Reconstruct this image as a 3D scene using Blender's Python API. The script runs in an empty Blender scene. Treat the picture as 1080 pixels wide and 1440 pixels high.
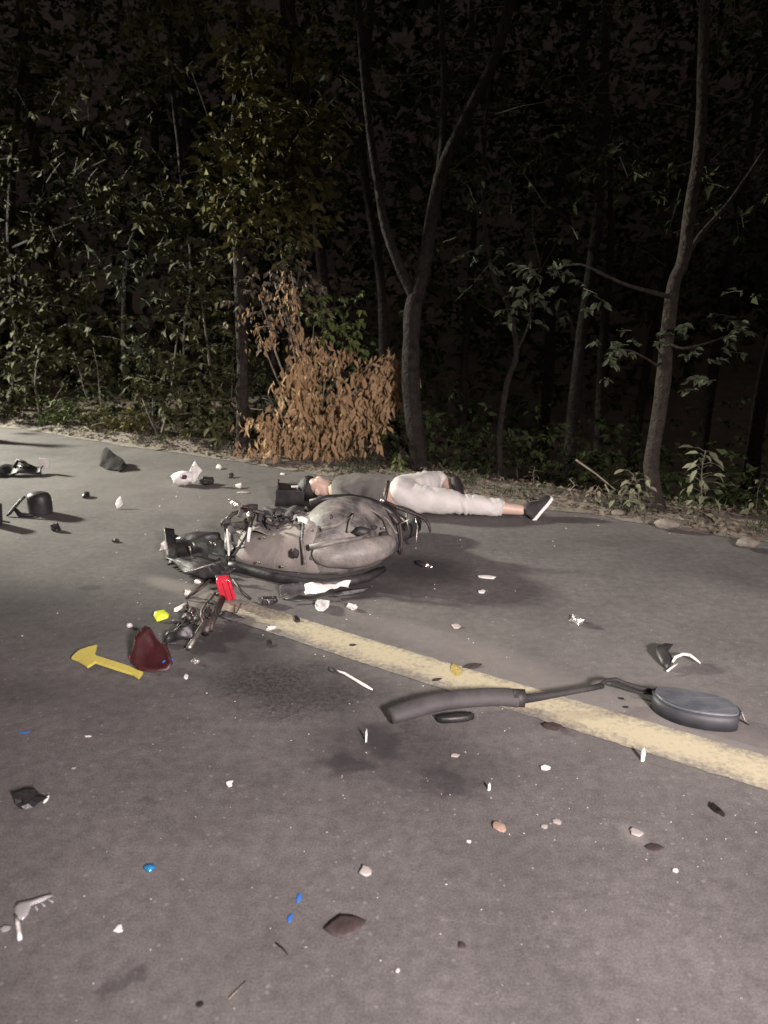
import bpy, bmesh, math, random
import numpy as np
from mathutils import Vector, Matrix, noise as mnoise

scene = bpy.context.scene
C = scene.collection
R = math.radians

# ------------------------------------------------------------------ camera
cam_data = bpy.data.cameras.new('camera')
cam = bpy.data.objects.new('camera', cam_data)
C.objects.link(cam)
cam.location = (0, 0, 1.5)
cam.rotation_euler = (R(90 - 16.5), 0, 0)
cam_data.sensor_fit = 'VERTICAL'
cam_data.sensor_height = 32.0
cam_data.lens = 24.0
cam_data.clip_start = 0.05
cam_data.clip_end = 600
cam_data.dof.use_dof = True          # wide open phone lens at night
cam_data.dof.focus_distance = 3.6
cam_data.dof.aperture_fstop = 2.4
scene.camera = cam

# ------------------------------------------------------------------ night sky and lamps
world = bpy.data.worlds.new('World')
scene.world = world
world.use_nodes = True
wn = world.node_tree.nodes
wl = world.node_tree.links
bgn = wn['Background']
sky = wn.new('ShaderNodeTexSky')
sky.sky_type = 'NISHITA'
sky.sun_disc = False
sky.sun_elevation = R(-4)
sky.sun_rotation = R(200)
mixn = wn.new('ShaderNodeMix')
mixn.data_type = 'RGBA'
mixn.inputs[0].default_value = 0.92
wl.new(sky.outputs[0], mixn.inputs[6])
mixn.inputs[7].default_value = (1.0, 0.82, 0.77, 1)      # town glow on low cloud
wl.new(mixn.outputs[2], bgn.inputs['Color'])
bgn.inputs['Strength'].default_value = 0.19

def spot(name, loc, target, watts, half, blend, size, col):
    d = bpy.data.lights.new(name, 'SPOT')
    d.energy = watts
    d.spot_size = R(2 * half)
    d.spot_blend = blend
    d.shadow_soft_size = size
    d.color = col
    o = bpy.data.objects.new(name, d)
    C.objects.link(o)
    o.location = loc
    o.rotation_euler = (Vector(target) - Vector(loc)).to_track_quat('-Z', 'Y').to_euler()
    return o
# work light of the truck stopped on the road to the left, and lamp of the vehicle behind the photographer
spot('work_light', (-11.0, 9.8, 4.3), (-1.9, 7.1, 0.30), 15500, 18.5, 0.55, 0.38, (1.0, 0.965, 0.83))
spot('headlamp', (1.7, -2.4, 2.6), (0.60, 2.1, 0.0), 3450, 29, 0.9, 0.30, (1.0, 0.872, 0.872))
scene.view_settings.view_transform = 'Standard'
scene.view_settings.look = 'None'
scene.view_settings.exposure = 0.0
scene.view_settings.gamma = 1.0
scene.view_settings.use_curve_mapping = False

# ------------------------------------------------------------------ helpers
def tag(o, label=None, cat=None, group=None, kind=None):
    if label: o['label'] = label
    if cat: o['category'] = cat
    if group: o['group'] = group
    if kind: o['kind'] = kind
    return o

def empty(name, loc, label, cat, group=None, rz=0.0):
    o = bpy.data.objects.new(name, None)
    o.empty_display_size = 0.1
    C.objects.link(o)
    o.location = loc
    o.rotation_euler = (0, 0, rz)
    return tag(o, label, cat, group)

def link(name, me, mat, parent=None, loc=(0, 0, 0), rot=(0, 0, 0), smooth=True):
    if mat is not None and len(me.materials) == 0:
        me.materials.append(mat)
    if smooth and len(me.polygons):
        me.polygons.foreach_set('use_smooth', [True] * len(me.polygons))
    o = bpy.data.objects.new(name, me)
    C.objects.link(o)
    o.location = loc
    o.rotation_euler = rot
    if parent is not None:
        o.parent = parent
    return o

class MB:
    def __init__(s):
        s.v = []; s.f = []
    def add(s, v, f):
        k = len(s.v)
        s.v += [tuple(p) for p in v]
        s.f += [tuple(i + k for i in q) for q in f]
    def tube(s, pts, rad, seg=8, cap=True):
        pts = [Vector(p) for p in pts]
        n = len(pts)
        if not isinstance(rad, (list, tuple)): rad = [rad] * n
        elif len(rad) == 2 and n != 2:
            rad = [rad[0] + (rad[1] - rad[0]) * i / (n - 1) for i in range(n)]
        v = []; prev = None
        for i in range(n):
            t = (pts[min(i + 1, n - 1)] - pts[max(i - 1, 0)]).normalized()
            if prev is None:
                a = t.orthogonal().normalized()
            else:
                a = (prev - t * prev.dot(t))
                a = a.normalized() if a.length > 1e-6 else t.orthogonal().normalized()
            prev = a
            b = t.cross(a)
            for k in range(seg):
                w = 2 * math.pi * k / seg
                v.append(pts[i] + (a * math.cos(w) + b * math.sin(w)) * rad[i])
        f = []
        for i in range(n - 1):
            for k in range(seg):
                k2 = (k + 1) % seg
                f.append((i * seg + k, i * seg + k2, (i + 1) * seg + k2, (i + 1) * seg + k))
        if cap:
            f.append(tuple(range(seg - 1, -1, -1)))
            f.append(tuple((n - 1) * seg + k for k in range(seg)))
        s.add(v, f)
        return s
    def box(s, c, sz, rot=(0, 0, 0), bev=0.0):
        from mathutils import Euler
        M = Euler(rot).to_matrix()
        c = Vector(c)
        bm = bmesh.new()
        bmesh.ops.create_cube(bm, size=1)
        bmesh.ops.scale(bm, vec=sz, verts=bm.verts)
        if bev:
            bmesh.ops.bevel(bm, geom=bm.edges[:], offset=bev, segments=2, affect='EDGES', profile=0.6)
        bm.verts.index_update()
        s.add([M @ v.co + c for v in bm.verts], [[v.index for v in f.verts] for f in bm.faces])
        bm.free()
        return s
    def lump(s, c, r, seed=0, sc=(1, 1, 1), sub=2, amp=0.35):
        bm = bmesh.new()
        bmesh.ops.create_icosphere(bm, subdivisions=sub, radius=1)
        c = Vector(c)
        vs = []
        for v in bm.verts:
            k = 1 + amp * mnoise.noise(v.co * 1.6 + Vector((seed * 7.3, seed * 3.1, seed)))
            vs.append(Vector((v.co.x * sc[0], v.co.y * sc[1], v.co.z * sc[2])) * (k * r) + c)
        bm.verts.index_update()
        s.add(vs, [[v.index for v in f.verts] for f in bm.faces])
        bm.free()
        return s
    def sheet(s, a, b, c, d, nx=8, ny=6, amp=0.01, freq=8, seed=0, thick=0.003, bulge=0.0):
        """crumpled sheet spanning corners a b c d"""
        a, b, c, d = map(Vector, (a, b, c, d))
        n = (b - a).cross(d - a).normalized()
        v = []
        for lay in (0, 1):
            for j in range(ny + 1):
                for i in range(nx + 1):
                    u = i / nx; w = j / ny
                    p = a * (1 - u) * (1 - w) + b * u * (1 - w) + c * u * w + d * (1 - u) * w
                    q = p * freq + Vector((seed * 5.1, seed * 1.7, seed * 2.3))
                    p = p + n * (amp * mnoise.noise(q) * 2 + bulge * (1 - (2 * u - 1) ** 2) * (1 - 0.5 * (2 * w - 1) ** 2))
                    p = p + (b - a) * (0.12 * mnoise.noise(q * 0.7 + Vector((9, 2, 1)))) * (1 if i in (0, nx) else 0.4)
                    p = p + (d - a) * (0.16 * mnoise.noise(q * 0.7 + Vector((1, 12, 5)))) * (1 if j in (0, ny) else 0.4)
                    v.append(p - n * thick * lay)
        W = nx + 1; L = W * (ny + 1)
        f = []
        for j in range(ny):
            for i in range(nx):
                k = j * W + i
                f.append((k, k + 1, k + W + 1, k + W))
                f.append((L + k, L + k + W, L + k + W + 1, L + k + 1))
        rim = [i for i in range(W)] + [j * W + nx for j in range(1, ny + 1)] + [ny * W + i for i in range(nx - 1, -1, -1)] + [j * W for j in range(ny - 1, 0, -1)]
        for x, y in zip(rim, rim[1:] + rim[:1]):
            f.append((x, x + L, y + L, y))
        s.add(v, f)
        return s
    def mesh(s, name='mesh'):
        me = bpy.data.meshes.new(name)
        me.from_pydata([tuple(p) for p in s.v], [], s.f)
        me.update()
        return me
    def build(s, name, mat, parent=None, loc=(0, 0, 0), rot=(0, 0, 0), smooth=True, flat=False):
        return link(name, s.mesh(name), mat, parent, loc, rot, smooth and not flat)

def dome_mesh(outline, bulge, thick, noise=0.0, seed=0, rings=4, freq=22.0):
    """a plate or shell over a closed outline, bulging upward, its rim at z = 0"""
    n = len(outline)
    cx = sum(p[0] for p in outline) / n; cy = sum(p[1] for p in outline) / n
    size = max(max(abs(p[0] - cx), abs(p[1] - cy)) for p in outline)
    mb = MB(); v = []
    def z(x, y, k):
        return bulge * (1 - k * k) + noise * mnoise.noise(Vector((x * freq, y * freq, seed * 3.7)))
    for lay in (0, 1):
        for r in range(1, rings + 1):
            k = r / rings
            for p in outline:
                x = cx + (p[0] - cx) * k; y = cy + (p[1] - cy) * k
                v.append((x, y, z(x, y, k) + (0 if lay else thick)))
        v.append((cx, cy, z(cx, cy, 0) + (0 if lay else thick)))
    L = rings * n + 1
    f = []
    for lay in (0, 1):
        o = lay * L
        for i in range(n):
            j = (i + 1) % n
            t = [(o + L - 1, o + i, o + j)]
            for r in range(rings - 1):
                t.append((o + r * n + i, o + (r + 1) * n + i, o + (r + 1) * n + j, o + r * n + j))
            f += t if lay == 0 else [tuple(reversed(q)) for q in t]
    for i in range(n):
        j = (i + 1) % n
        a = (rings - 1) * n
        f.append((a + i, L + a + i, L + a + j, a + j))
    mb.add(v, f)
    return mb

def irregular(l, w, seed, n=9, jag=0.3):
    rs = random.Random(seed)
    out = []
    for i in range(n):
        a = 2 * math.pi * (i + rs.uniform(-.3, .3)) / n
        k = 1 - jag * rs.random()
        out.append((math.cos(a) * l / 2 * k, math.sin(a) * w / 2 * k))
    return out

# ------------------------------------------------------------------ materials
def pbr(name, col, rough=0.6, metal=0.0, var=0.25, scale=18.0, bump=0.0, bscale=80.0, spec=0.5, dust=0.0,
        dustcol=(0.24, 0.21, 0.18), trans=0.0, alpha=1.0, coat=0.0, dscale=7.0, scratch=0.0, bdist=0.01):
    m = bpy.data.materials.new(name)
    m.use_nodes = True
    nt = m.node_tree; N = nt.nodes; Lk = nt.links
    b = N['Principled BSDF']
    geo = N.new('ShaderNodeTexCoord')
    no = N.new('ShaderNodeTexNoise')
    no.inputs['Scale'].default_value = scale
    no.inputs['Detail'].default_value = 5
    Lk.new(geo.outputs['Object'], no.inputs['Vector'])
    ramp = N.new('ShaderNodeValToRGB')
    ramp.color_ramp.elements[0].position = 0.3
    ramp.color_ramp.elements[1].position = 0.7
    ramp.color_ramp.elements[0].color = tuple(max(0, x * (1 - var)) for x in col) + (1,)
    ramp.color_ramp.elements[1].color = tuple(min(1, x * (1 + var)) for x in col) + (1,)
    Lk.new(no.outputs[0], ramp.inputs[0])
    src = ramp.outputs[0]
    if dust:
        n2 = N.new('ShaderNodeTexNoise')
        n2.inputs['Scale'].default_value = dscale
        n2.inputs['Detail'].default_value = 7
        n2.inputs['Roughness'].default_value = 0.65
        Lk.new(geo.outputs['Object'], n2.inputs['Vector'])
        r2 = N.new('ShaderNodeValToRGB')
        r2.color_ramp.elements[0].position = 0.42
        r2.color_ramp.elements[1].position = 0.64
        r2.color_ramp.elements[0].color = (0, 0, 0, 1)
        r2.color_ramp.elements[1].color = (dust, dust, dust, 1)
        Lk.new(n2.outputs[0], r2.inputs[0])
        mx = N.new('ShaderNodeMix'); mx.data_type = 'RGBA'
        Lk.new(r2.outputs[0], mx.inputs[0])
        Lk.new(src, mx.inputs[6])
        mx.inputs[7].default_value = dustcol + (1,)
        src = mx.outputs[2]
        ra = N.new('ShaderNodeMapRange')
        Lk.new(r2.outputs[0], ra.inputs[0])
        ra.inputs[3].default_value = rough
        ra.inputs[4].default_value = 0.85
        Lk.new(ra.outputs[0], b.inputs['Roughness'])
    else:
        b.inputs['Roughness'].default_value = rough
    if scratch:
        for k, (sc3, rz_) in enumerate((((3, 90, 3), 0.25), ((70, 4, 40), -0.4))):
            mpp = N.new('ShaderNodeMapping')
            mpp.inputs['Scale'].default_value = sc3
            mpp.inputs['Rotation'].default_value = (0.2, 0.1, rz_)
            Lk.new(geo.outputs['Object'], mpp.inputs['Vector'])
            n4 = N.new('ShaderNodeTexNoise')
            n4.inputs['Scale'].default_value = 1.6
            n4.inputs['Detail'].default_value = 6
            n4.inputs['Roughness'].default_value = 0.7
            Lk.new(mpp.outputs[0], n4.inputs['Vector'])
            r4 = N.new('ShaderNodeValToRGB')
            r4.color_ramp.elements[0].position = 0.56
            r4.color_ramp.elements[1].position = 0.70
            r4.color_ramp.elements[0].color = (0, 0, 0, 1)
            r4.color_ramp.elements[1].color = (scratch, scratch, scratch, 1)
            Lk.new(n4.outputs[0], r4.inputs[0])
            m4 = N.new('ShaderNodeMix'); m4.data_type = 'RGBA'
            Lk.new(r4.outputs[0], m4.inputs[0])
            Lk.new(src, m4.inputs[6])
            m4.inputs[7].default_value = (0.42, 0.39, 0.36, 1) if k == 0 else (0.05, 0.045, 0.042, 1)
            src = m4.outputs[2]
    Lk.new(src, b.inputs['Base Color'])
    b.inputs['Metallic'].default_value = metal
    b.inputs['Specular IOR Level'].default_value = spec
    b.inputs['Transmission Weight'].default_value = trans
    b.inputs['Alpha'].default_value = alpha
    b.inputs['Coat Weight'].default_value = coat
    if bump:
        n3 = N.new('ShaderNodeTexNoise')
        n3.inputs['Scale'].default_value = bscale
        n3.inputs['Detail'].default_value = 4
        Lk.new(geo.outputs['Object'], n3.inputs['Vector'])
        bp = N.new('ShaderNodeBump')
        bp.inputs['Strength'].default_value = bump
        bp.inputs['Distance'].default_value = bdist
        Lk.new(n3.outputs[0], bp.inputs['Height'])
        Lk.new(bp.outputs[0], b.inputs['Normal'])
    return m

def leaf_mat(name, c1, c2, rough=0.75, scale=6.0, spec=0.07, objw=0.35):
    m = bpy.data.materials.new(name)
    m.use_nodes = True
    nt = m.node_tree; N = nt.nodes; Lk = nt.links
    b = N['Principled BSDF']
    geo = N.new('ShaderNodeNewGeometry')
    no = N.new('ShaderNodeTexNoise')
    no.inputs['Scale'].default_value = scale
    no.inputs['Detail'].default_value = 3
    Lk.new(geo.outputs['Position'], no.inputs['Vector'])
    ad = N.new('ShaderNodeMath'); ad.operation = 'MULTIPLY_ADD'
    Lk.new(geo.outputs['Random Per Island'], ad.inputs[0])
    ad.inputs[1].default_value = 0.7
    sb = N.new('ShaderNodeMath'); sb.operation = 'SUBTRACT'
    Lk.new(no.outputs[0], sb.inputs[0]); sb.inputs[1].default_value = 0.33
    Lk.new(sb.outputs[0], ad.inputs[2])
    oi = N.new('ShaderNodeObjectInfo')
    ad2 = N.new('ShaderNodeMath'); ad2.operation = 'MULTIPLY_ADD'
    Lk.new(oi.outputs['Random'], ad2.inputs[0]); ad2.inputs[1].default_value = objw
    Lk.new(ad.outputs[0], ad2.inputs[2])
    ramp = N.new('ShaderNodeValToRGB')
    ramp.color_ramp.elements[0].color = c1 + (1,)
    ramp.color_ramp.elements[1].color = c2 + (1,)
    Lk.new(ad2.outputs[0], ramp.inputs[0])
    Lk.new(ramp.outputs[0], b.inputs['Base Color'])
    b.inputs['Roughness'].default_value = rough
    b.inputs['Specular IOR Level'].default_value = spec
    return m

M = {}
M['black'] = pbr('black_plastic', (0.016, 0.015, 0.016), 0.45, var=0.3, dust=0.35, dustcol=(0.07, 0.065, 0.06), bump=0.15, bscale=60)
M['rubber'] = pbr('rubber', (0.02, 0.019, 0.02), 0.75, var=0.3, bump=0.3, bscale=120, dust=0.25, dustcol=(0.06, 0.055, 0.05))
M['steel'] = pbr('scraped_steel', (0.34, 0.32, 0.30), 0.35, metal=0.9, var=0.4, scale=40, bump=0.2, dust=0.6, dustcol=(0.1, 0.08, 0.07))
M['darksteel'] = pbr('oily_steel', (0.055, 0.045, 0.042), 0.45, metal=0.5, var=0.5, scale=30, bump=0.3, dust=0.5, dustcol=(0.09, 0.065, 0.055))
M['white'] = pbr('white_plastic', (0.72, 0.70, 0.67), 0.5, var=0.1, dust=0.5, dustcol=(0.42, 0.38, 0.34), dscale=25)
M['chipwhite'] = pbr('white_chip', (0.78, 0.76, 0.73), 0.5, var=0.08, dust=0.6, dustcol=(0.45, 0.41, 0.37), dscale=70)
M['pale'] = pbr('pale_chip', (0.40, 0.36, 0.34), 0.7, var=0.2, dust=0.4, dscale=60)
M['cowl'] = pbr('dusty_grey_cowl', (0.105, 0.098, 0.093), 0.5, var=0.55, scale=9, dust=0.8, dustcol=(0.25, 0.225, 0.20), bump=0.3, bscale=12, dscale=9, scratch=0.55)
M['muffler'] = pbr('scuffed_grey_cover', (0.16, 0.148, 0.137), 0.5, var=0.35, scale=7, dust=0.8, dustcol=(0.29, 0.262, 0.237), bump=0.25, bscale=18, dscale=11, scratch=0.6)
M['floor'] = pbr('dusty_beige_panel', (0.20, 0.178, 0.163), 0.6, var=0.15, scale=6, dust=0.7, dustcol=(0.275, 0.245, 0.22), bump=0.2, bscale=20, dscale=9, scratch=0.35)
M['greyplastic'] = pbr('grey_plastic', (0.050, 0.045, 0.047), 0.75, var=0.2, dust=0.5, dustcol=(0.085, 0.078, 0.076), bump=0.12, bscale=90)
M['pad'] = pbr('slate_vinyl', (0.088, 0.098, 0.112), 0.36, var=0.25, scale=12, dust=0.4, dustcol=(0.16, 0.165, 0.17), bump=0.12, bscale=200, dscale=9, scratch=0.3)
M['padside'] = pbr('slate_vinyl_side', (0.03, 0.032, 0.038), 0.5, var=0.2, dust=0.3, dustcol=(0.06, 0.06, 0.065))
M['red'] = pbr('red_lens', (0.55, 0.025, 0.05), 0.22, var=0.15, coat=0.4)
M['darkred'] = pbr('dark_red_paint', (0.036, 0.0035, 0.005), 0.5, var=0.3, coat=0.05, dust=0.3, dustcol=(0.06, 0.025, 0.025))
M['yellow'] = pbr('yellow_plastic', (0.58, 0.50, 0.10), 0.55, var=0.12, scale=30, dust=0.35, dustcol=(0.34, 0.28, 0.11), dscale=30, scratch=0.3)
M['lime'] = pbr('lime_plastic', (0.56, 0.66, 0.05), 0.4, var=0.1)
M['blue'] = pbr('blue_plastic', (0.03, 0.16, 0.55), 0.3, var=0.2)
M['cyan'] = pbr('blue_foil', (0.04, 0.28, 0.60), 0.22, metal=0.5, var=0.4, scale=150)
M['foil'] = pbr('crumpled_foil', (0.75, 0.72, 0.68), 0.22, metal=0.85, var=0.25, scale=90, bump=0.5, bscale=160)
M['glass'] = pbr('broken_glass', (0.86, 0.85, 0.82), 0.12, var=0.08, trans=0.35)
M['clear'] = pbr('clear_plastic', (0.55, 0.54, 0.54), 0.2, var=0.1, trans=0.55)
M['trouser'] = pbr('off_white_cotton', (0.54, 0.525, 0.50), 0.9, var=0.12, scale=9, bump=0.35, bscale=16, dust=0.3, dustcol=(0.45, 0.41, 0.37), dscale=6, bdist=0.02)
M['shirt'] = pbr('grey_cotton', (0.10, 0.093, 0.086), 0.85, var=0.2, scale=12, bump=0.5, bscale=25)
M['skin'] = pbr('skin', (0.52, 0.37, 0.295), 0.5, var=0.08)
M['hair'] = pbr('black_hair', (0.012, 0.010, 0.009), 0.5, var=0.3, scale=60, bump=0.6, bscale=150)
M['shoe'] = pbr('black_canvas', (0.018, 0.015, 0.015), 0.7, var=0.3, bump=0.3)
M['sole'] = pbr('white_rubber_sole', (0.75, 0.72, 0.68), 0.6, var=0.06)
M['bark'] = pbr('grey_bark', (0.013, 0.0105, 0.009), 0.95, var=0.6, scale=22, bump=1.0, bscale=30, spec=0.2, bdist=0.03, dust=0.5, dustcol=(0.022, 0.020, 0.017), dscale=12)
M['palebark'] = pbr('pale_bark', (0.025, 0.020, 0.017), 0.95, var=0.5, scale=22, bump=1.0, bscale=35, spec=0.2, bdist=0.03, dust=0.5, dustcol=(0.038, 0.033, 0.027), dscale=12)
M['stem'] = pbr('stem', (0.075, 0.065, 0.045), 0.7, var=0.3)
M['drystem'] = pbr('dry_stem', (0.20, 0.17, 0.13), 0.8, var=0.3)
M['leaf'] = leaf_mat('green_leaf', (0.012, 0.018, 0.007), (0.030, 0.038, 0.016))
M['leafyellow'] = leaf_mat('olive_leaf', (0.042, 0.040, 0.012), (0.125, 0.115, 0.045))
M['leafmid'] = leaf_mat('olive_green_leaf', (0.015, 0.018, 0.007), (0.074, 0.075, 0.034))
M['leafweed'] = leaf_mat('pale_weed_leaf', (0.060, 0.070, 0.040), (0.17, 0.175, 0.115))
M['leafgrey'] = leaf_mat('grey_green_leaf', (0.024, 0.032, 0.018), (0.060, 0.070, 0.044))
M['leafbright'] = leaf_mat('fresh_leaf', (0.040, 0.062, 0.018), (0.11, 0.135, 0.045))
M['leafdead'] = leaf_mat('withered_leaf', (0.050, 0.034, 0.022), (0.27, 0.195, 0.125), rough=0.75, scale=4.0, spec=0.2)
M['litter'] = leaf_mat('fallen_leaf', (0.055, 0.042, 0.030), (0.19, 0.155, 0.115), rough=0.8, scale=9.0, spec=0.2)
M['darkleaf'] = pbr('dark_fallen_leaf', (0.045, 0.032, 0.030), 0.7, var=0.3, scale=60)
M['tanleaf'] = pbr('tan_fallen_leaf', (0.34, 0.24, 0.18), 0.7, var=0.2, scale=60)
M['oliveleaf'] = pbr('yellowing_leaf', (0.36, 0.29, 0.09), 0.7, var=0.25, scale=80)
M['dryleaf'] = leaf_mat('withered_hanging_leaf', (0.034, 0.022, 0.013), (0.31, 0.205, 0.115), rough=0.8, scale=5.0, spec=0.15, objw=0.8)
M['wedge'] = pbr('matt_dark_plastic', (0.022, 0.021, 0.020), 0.85, var=0.3, spec=0.1)
M['stone'] = pbr('kerb_stone', (0.17, 0.15, 0.125), 0.9, var=0.3, scale=25, bump=0.6, bscale=50)

# ---- asphalt with stains and painted shade
def asphalt():
    m = bpy.data.materials.new('worn_asphalt')
    m.use_nodes = True
    nt = m.node_tree; N = nt.nodes; Lk = nt.links
    b = N['Principled BSDF']
    geo = N.new('ShaderNodeNewGeometry')
    pos = geo.outputs['Position']
    def noise(scale, detail=4, rough=0.55):
        n = N.new('ShaderNodeTexNoise')
        n.inputs['Scale'].default_value = scale
        n.inputs['Detail'].default_value = detail
        n.inputs['Roughness'].default_value = rough
        Lk.new(pos, n.inputs['Vector'])
        return n
    def ramp(src, a, bb, lo=(0, 0, 0, 1), hi=(1, 1, 1, 1)):
        r = N.new('ShaderNodeValToRGB')
        r.color_ramp.elements[0].position = a; r.color_ramp.elements[1].position = bb
        r.color_ramp.elements[0].color = lo; r.color_ramp.elements[1].color = hi
        Lk.new(src, r.inputs[0])
        return r.outputs[0]
    def mix(fac, a, bb, mode='MIX'):
        x = N.new('ShaderNodeMix'); x.data_type = 'RGBA'; x.blend_type = mode
        if isinstance(fac, (int, float)): x.inputs[0].default_value = fac
        else: Lk.new(fac, x.inputs[0])
        for s_, k in ((a, 6), (bb, 7)):
            if isinstance(s_, tuple): x.inputs[k].default_value = s_
            else: Lk.new(s_, x.inputs[k])
        return x.outputs[2]
    def math_(op, a, bb):
        x = N.new('ShaderNodeMath'); x.operation = op
        for s_, k in ((a, 0), (bb, 1)):
            if isinstance(s_, (int, float)): x.inputs[k].default_value = s_
            else: Lk.new(s_, x.inputs[k])
        return x.outputs[0]
    base = ramp(noise(2.2, 5).outputs[0], 0.3, 0.72, (0.106, 0.101, 0.099, 1), (0.152, 0.145, 0.141, 1))
    grain = ramp(noise(170, 3, 0.7).outputs[0], 0.34, 0.68, (0.70, 0.70, 0.70, 1), (1.26, 1.25, 1.24, 1))
    col = mix(1.0, base, grain, 'MULTIPLY')
    mid = ramp(noise(24, 4, 0.65).outputs[0], 0.33, 0.7, (0.80, 0.80, 0.80, 1), (1.17, 1.16, 1.15, 1))
    col = mix(1.0, col, mid, 'MULTIPLY')
    # pale aggregate
    vo = N.new('ShaderNodeTexVoronoi')
    vo.inputs['Scale'].default_value = 62
    Lk.new(pos, vo.inputs['Vector'])
    sep = N.new('ShaderNodeSeparateColor')
    Lk.new(vo.outputs['Color'], sep.inputs[0])
    pick = math_('GREATER_THAN', sep.outputs[0], 0.955)
    dot = math_('LESS_THAN', vo.outputs['Distance'], 0.30)
    col = mix(math_('MULTIPLY', math_('MULTIPLY', pick, dot), 0.3), col, (0.34, 0.31, 0.29, 1))
    v2 = N.new('ShaderNodeTexVoronoi')
    v2.inputs['Scale'].default_value = 17
    Lk.new(pos, v2.inputs['Vector'])
    s2 = N.new('ShaderNodeSeparateColor'); Lk.new(v2.outputs['Color'], s2.inputs[0])
    soft = N.new('ShaderNodeMapRange'); soft.inputs[1].default_value = 0.34; soft.inputs[2].default_value = 0.1
    Lk.new(math_('ADD', v2.outputs['Distance'], math_('MULTIPLY', noise(60, 3).outputs[0], 0.25)), soft.inputs[0])
    col = mix(math_('MULTIPLY', math_('MULTIPLY', math_('GREATER_THAN', s2.outputs[1], 0.88), soft.outputs[0]), 0.5), col, (0.25, 0.225, 0.21, 1))
    col = mix(math_('MULTIPLY', math_('MULTIPLY', math_('LESS_THAN', s2.outputs[1], 0.09), soft.outputs[0]), 0.6), col, (0.05, 0.046, 0.046, 1))
    # stains: x, y, rx, ry, angle, strength, kind(0 dark oil and painted shade, 1 mottled soot, 2 dust)
    wob = noise(9, 5, 0.6)
    wv = N.new('ShaderNodeVectorMath'); wv.operation = 'SUBTRACT'
    Lk.new(wob.outputs['Color'], wv.inputs[0]); wv.inputs[1].default_value = (0.5, 0.5, 0.5)
    ws = N.new('ShaderNodeVectorMath'); ws.operation = 'SCALE'; ws.inputs['Scale'].default_value = 0.22
    Lk.new(wv.outputs[0], ws.inputs[0])
    wp = N.new('ShaderNodeVectorMath'); wp.operation = 'ADD'
    Lk.new(pos, wp.inputs[0]); Lk.new(ws.outputs[0], wp.inputs[1])
    mott = ramp(noise(55, 6, 0.75).outputs[0], 0.44, 0.58)
    wetness = None
    STAINS_SHADE = [
        ((-0.465, 2.731), 0.22, 0.16, 0.2, 0.95, 1),
        ((-0.651, 3.046), 0.28, 0.18, 0.0, 0.6, 0),
        ((-0.391, 2.703), 0.42, 0.22, -0.2, 0.52, 0),
        ((0.047, 2.226), 0.36, 0.20, -0.3, 0.45, 0),
        ((-1.429, 3.387), 0.9, 0.3, -0.4, 0.38, 0),  # zone outside the work light's reach, painted darker
        ((-0.267, 2.568), 0.26, 0.13, 0.3, 0.7, 1),
        ((-0.128, 2.178), 0.085, 0.045, 0.0, 0.60, 0),
        ((0.0, 2.309), 0.07, 0.12, 0.2, 0.55, 0),
        ((0.213, 2.081), 0.10, 0.06, -0.5, 0.5, 0),
        ((0.144, 2.267), 0.20, 0.14, -0.5, 0.30, 1),
        ((0.196, 3.962), 0.34, 0.24, -0.5, 0.72, 0),  # oil beside the cowl with the scooter's shadow painted in
        ((-0.146, 3.655), 0.36, 0.15, 0.0, 0.6, 0),  # oil and the shade below the cowl, painted dark together
        ((0.613, 2.376), 0.07, 0.035, -0.6, 0.5, 0),
        ((-1.197, 2.621), 0.5, 0.12, 0.0, 0.18, 0),
        ((-0.59, 1.327), 0.05, 0.02, 0.5, 0.45, 0),
        ((-0.708, 2.01), 0.03, 0.02, 0.2, 0.35, 0),
        ((-1.532, 3.683), 0.06, 0.04, 0.0, 0.5, 0),
        ((1.846, 4.075), 0.9, 0.35, -0.55, 0.28, 0),  # far lane dimming away from the lamp, painted into the asphalt
        ((-1.056, 3.962), 0.35, 0.22, 0.0, 0.45, 0),
        ((1.093, 2.353), 1.2, 0.13, -0.6, 0.42, 2),
        ((0.25, 3.081), 0.6, 0.10, -0.6, 0.38, 2),
        ((-1.112, 3.732), 0.22, 0.07, -0.55, 0.65, 2),
        ((-2.18, 5.851), 1.6, 0.6, -0.5, 0.25, 2),
        ((0.709, 1.839), 0.035, 0.05, 0.5, 0.5, 2),
        ((0.726, 2.703), 1.2, 0.5, -0.6, 0.18, 2),
    ]
    for (xy, rx, ry, ang, st, kind) in STAINS_SHADE:
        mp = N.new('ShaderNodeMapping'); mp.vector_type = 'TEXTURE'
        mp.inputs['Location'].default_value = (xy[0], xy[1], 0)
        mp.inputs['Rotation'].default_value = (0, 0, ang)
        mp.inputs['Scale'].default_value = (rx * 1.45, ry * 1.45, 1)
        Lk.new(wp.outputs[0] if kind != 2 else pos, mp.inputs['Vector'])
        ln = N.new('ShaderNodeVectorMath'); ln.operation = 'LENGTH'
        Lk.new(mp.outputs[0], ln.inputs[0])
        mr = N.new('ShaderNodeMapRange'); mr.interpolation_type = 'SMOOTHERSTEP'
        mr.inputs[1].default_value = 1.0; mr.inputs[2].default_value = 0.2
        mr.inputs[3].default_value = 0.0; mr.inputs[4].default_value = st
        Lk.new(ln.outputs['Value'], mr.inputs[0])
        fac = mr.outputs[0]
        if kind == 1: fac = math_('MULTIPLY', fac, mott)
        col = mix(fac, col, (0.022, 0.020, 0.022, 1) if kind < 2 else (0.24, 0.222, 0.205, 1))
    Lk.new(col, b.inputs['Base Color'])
    rr = ramp(noise(5, 4).outputs[0], 0.35, 0.7, (0.62, 0.62, 0.62, 1), (0.86, 0.86, 0.86, 1))
    Lk.new(rr, b.inputs['Roughness'])
    b.inputs['Specular IOR Level'].default_value = 0.35
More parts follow.
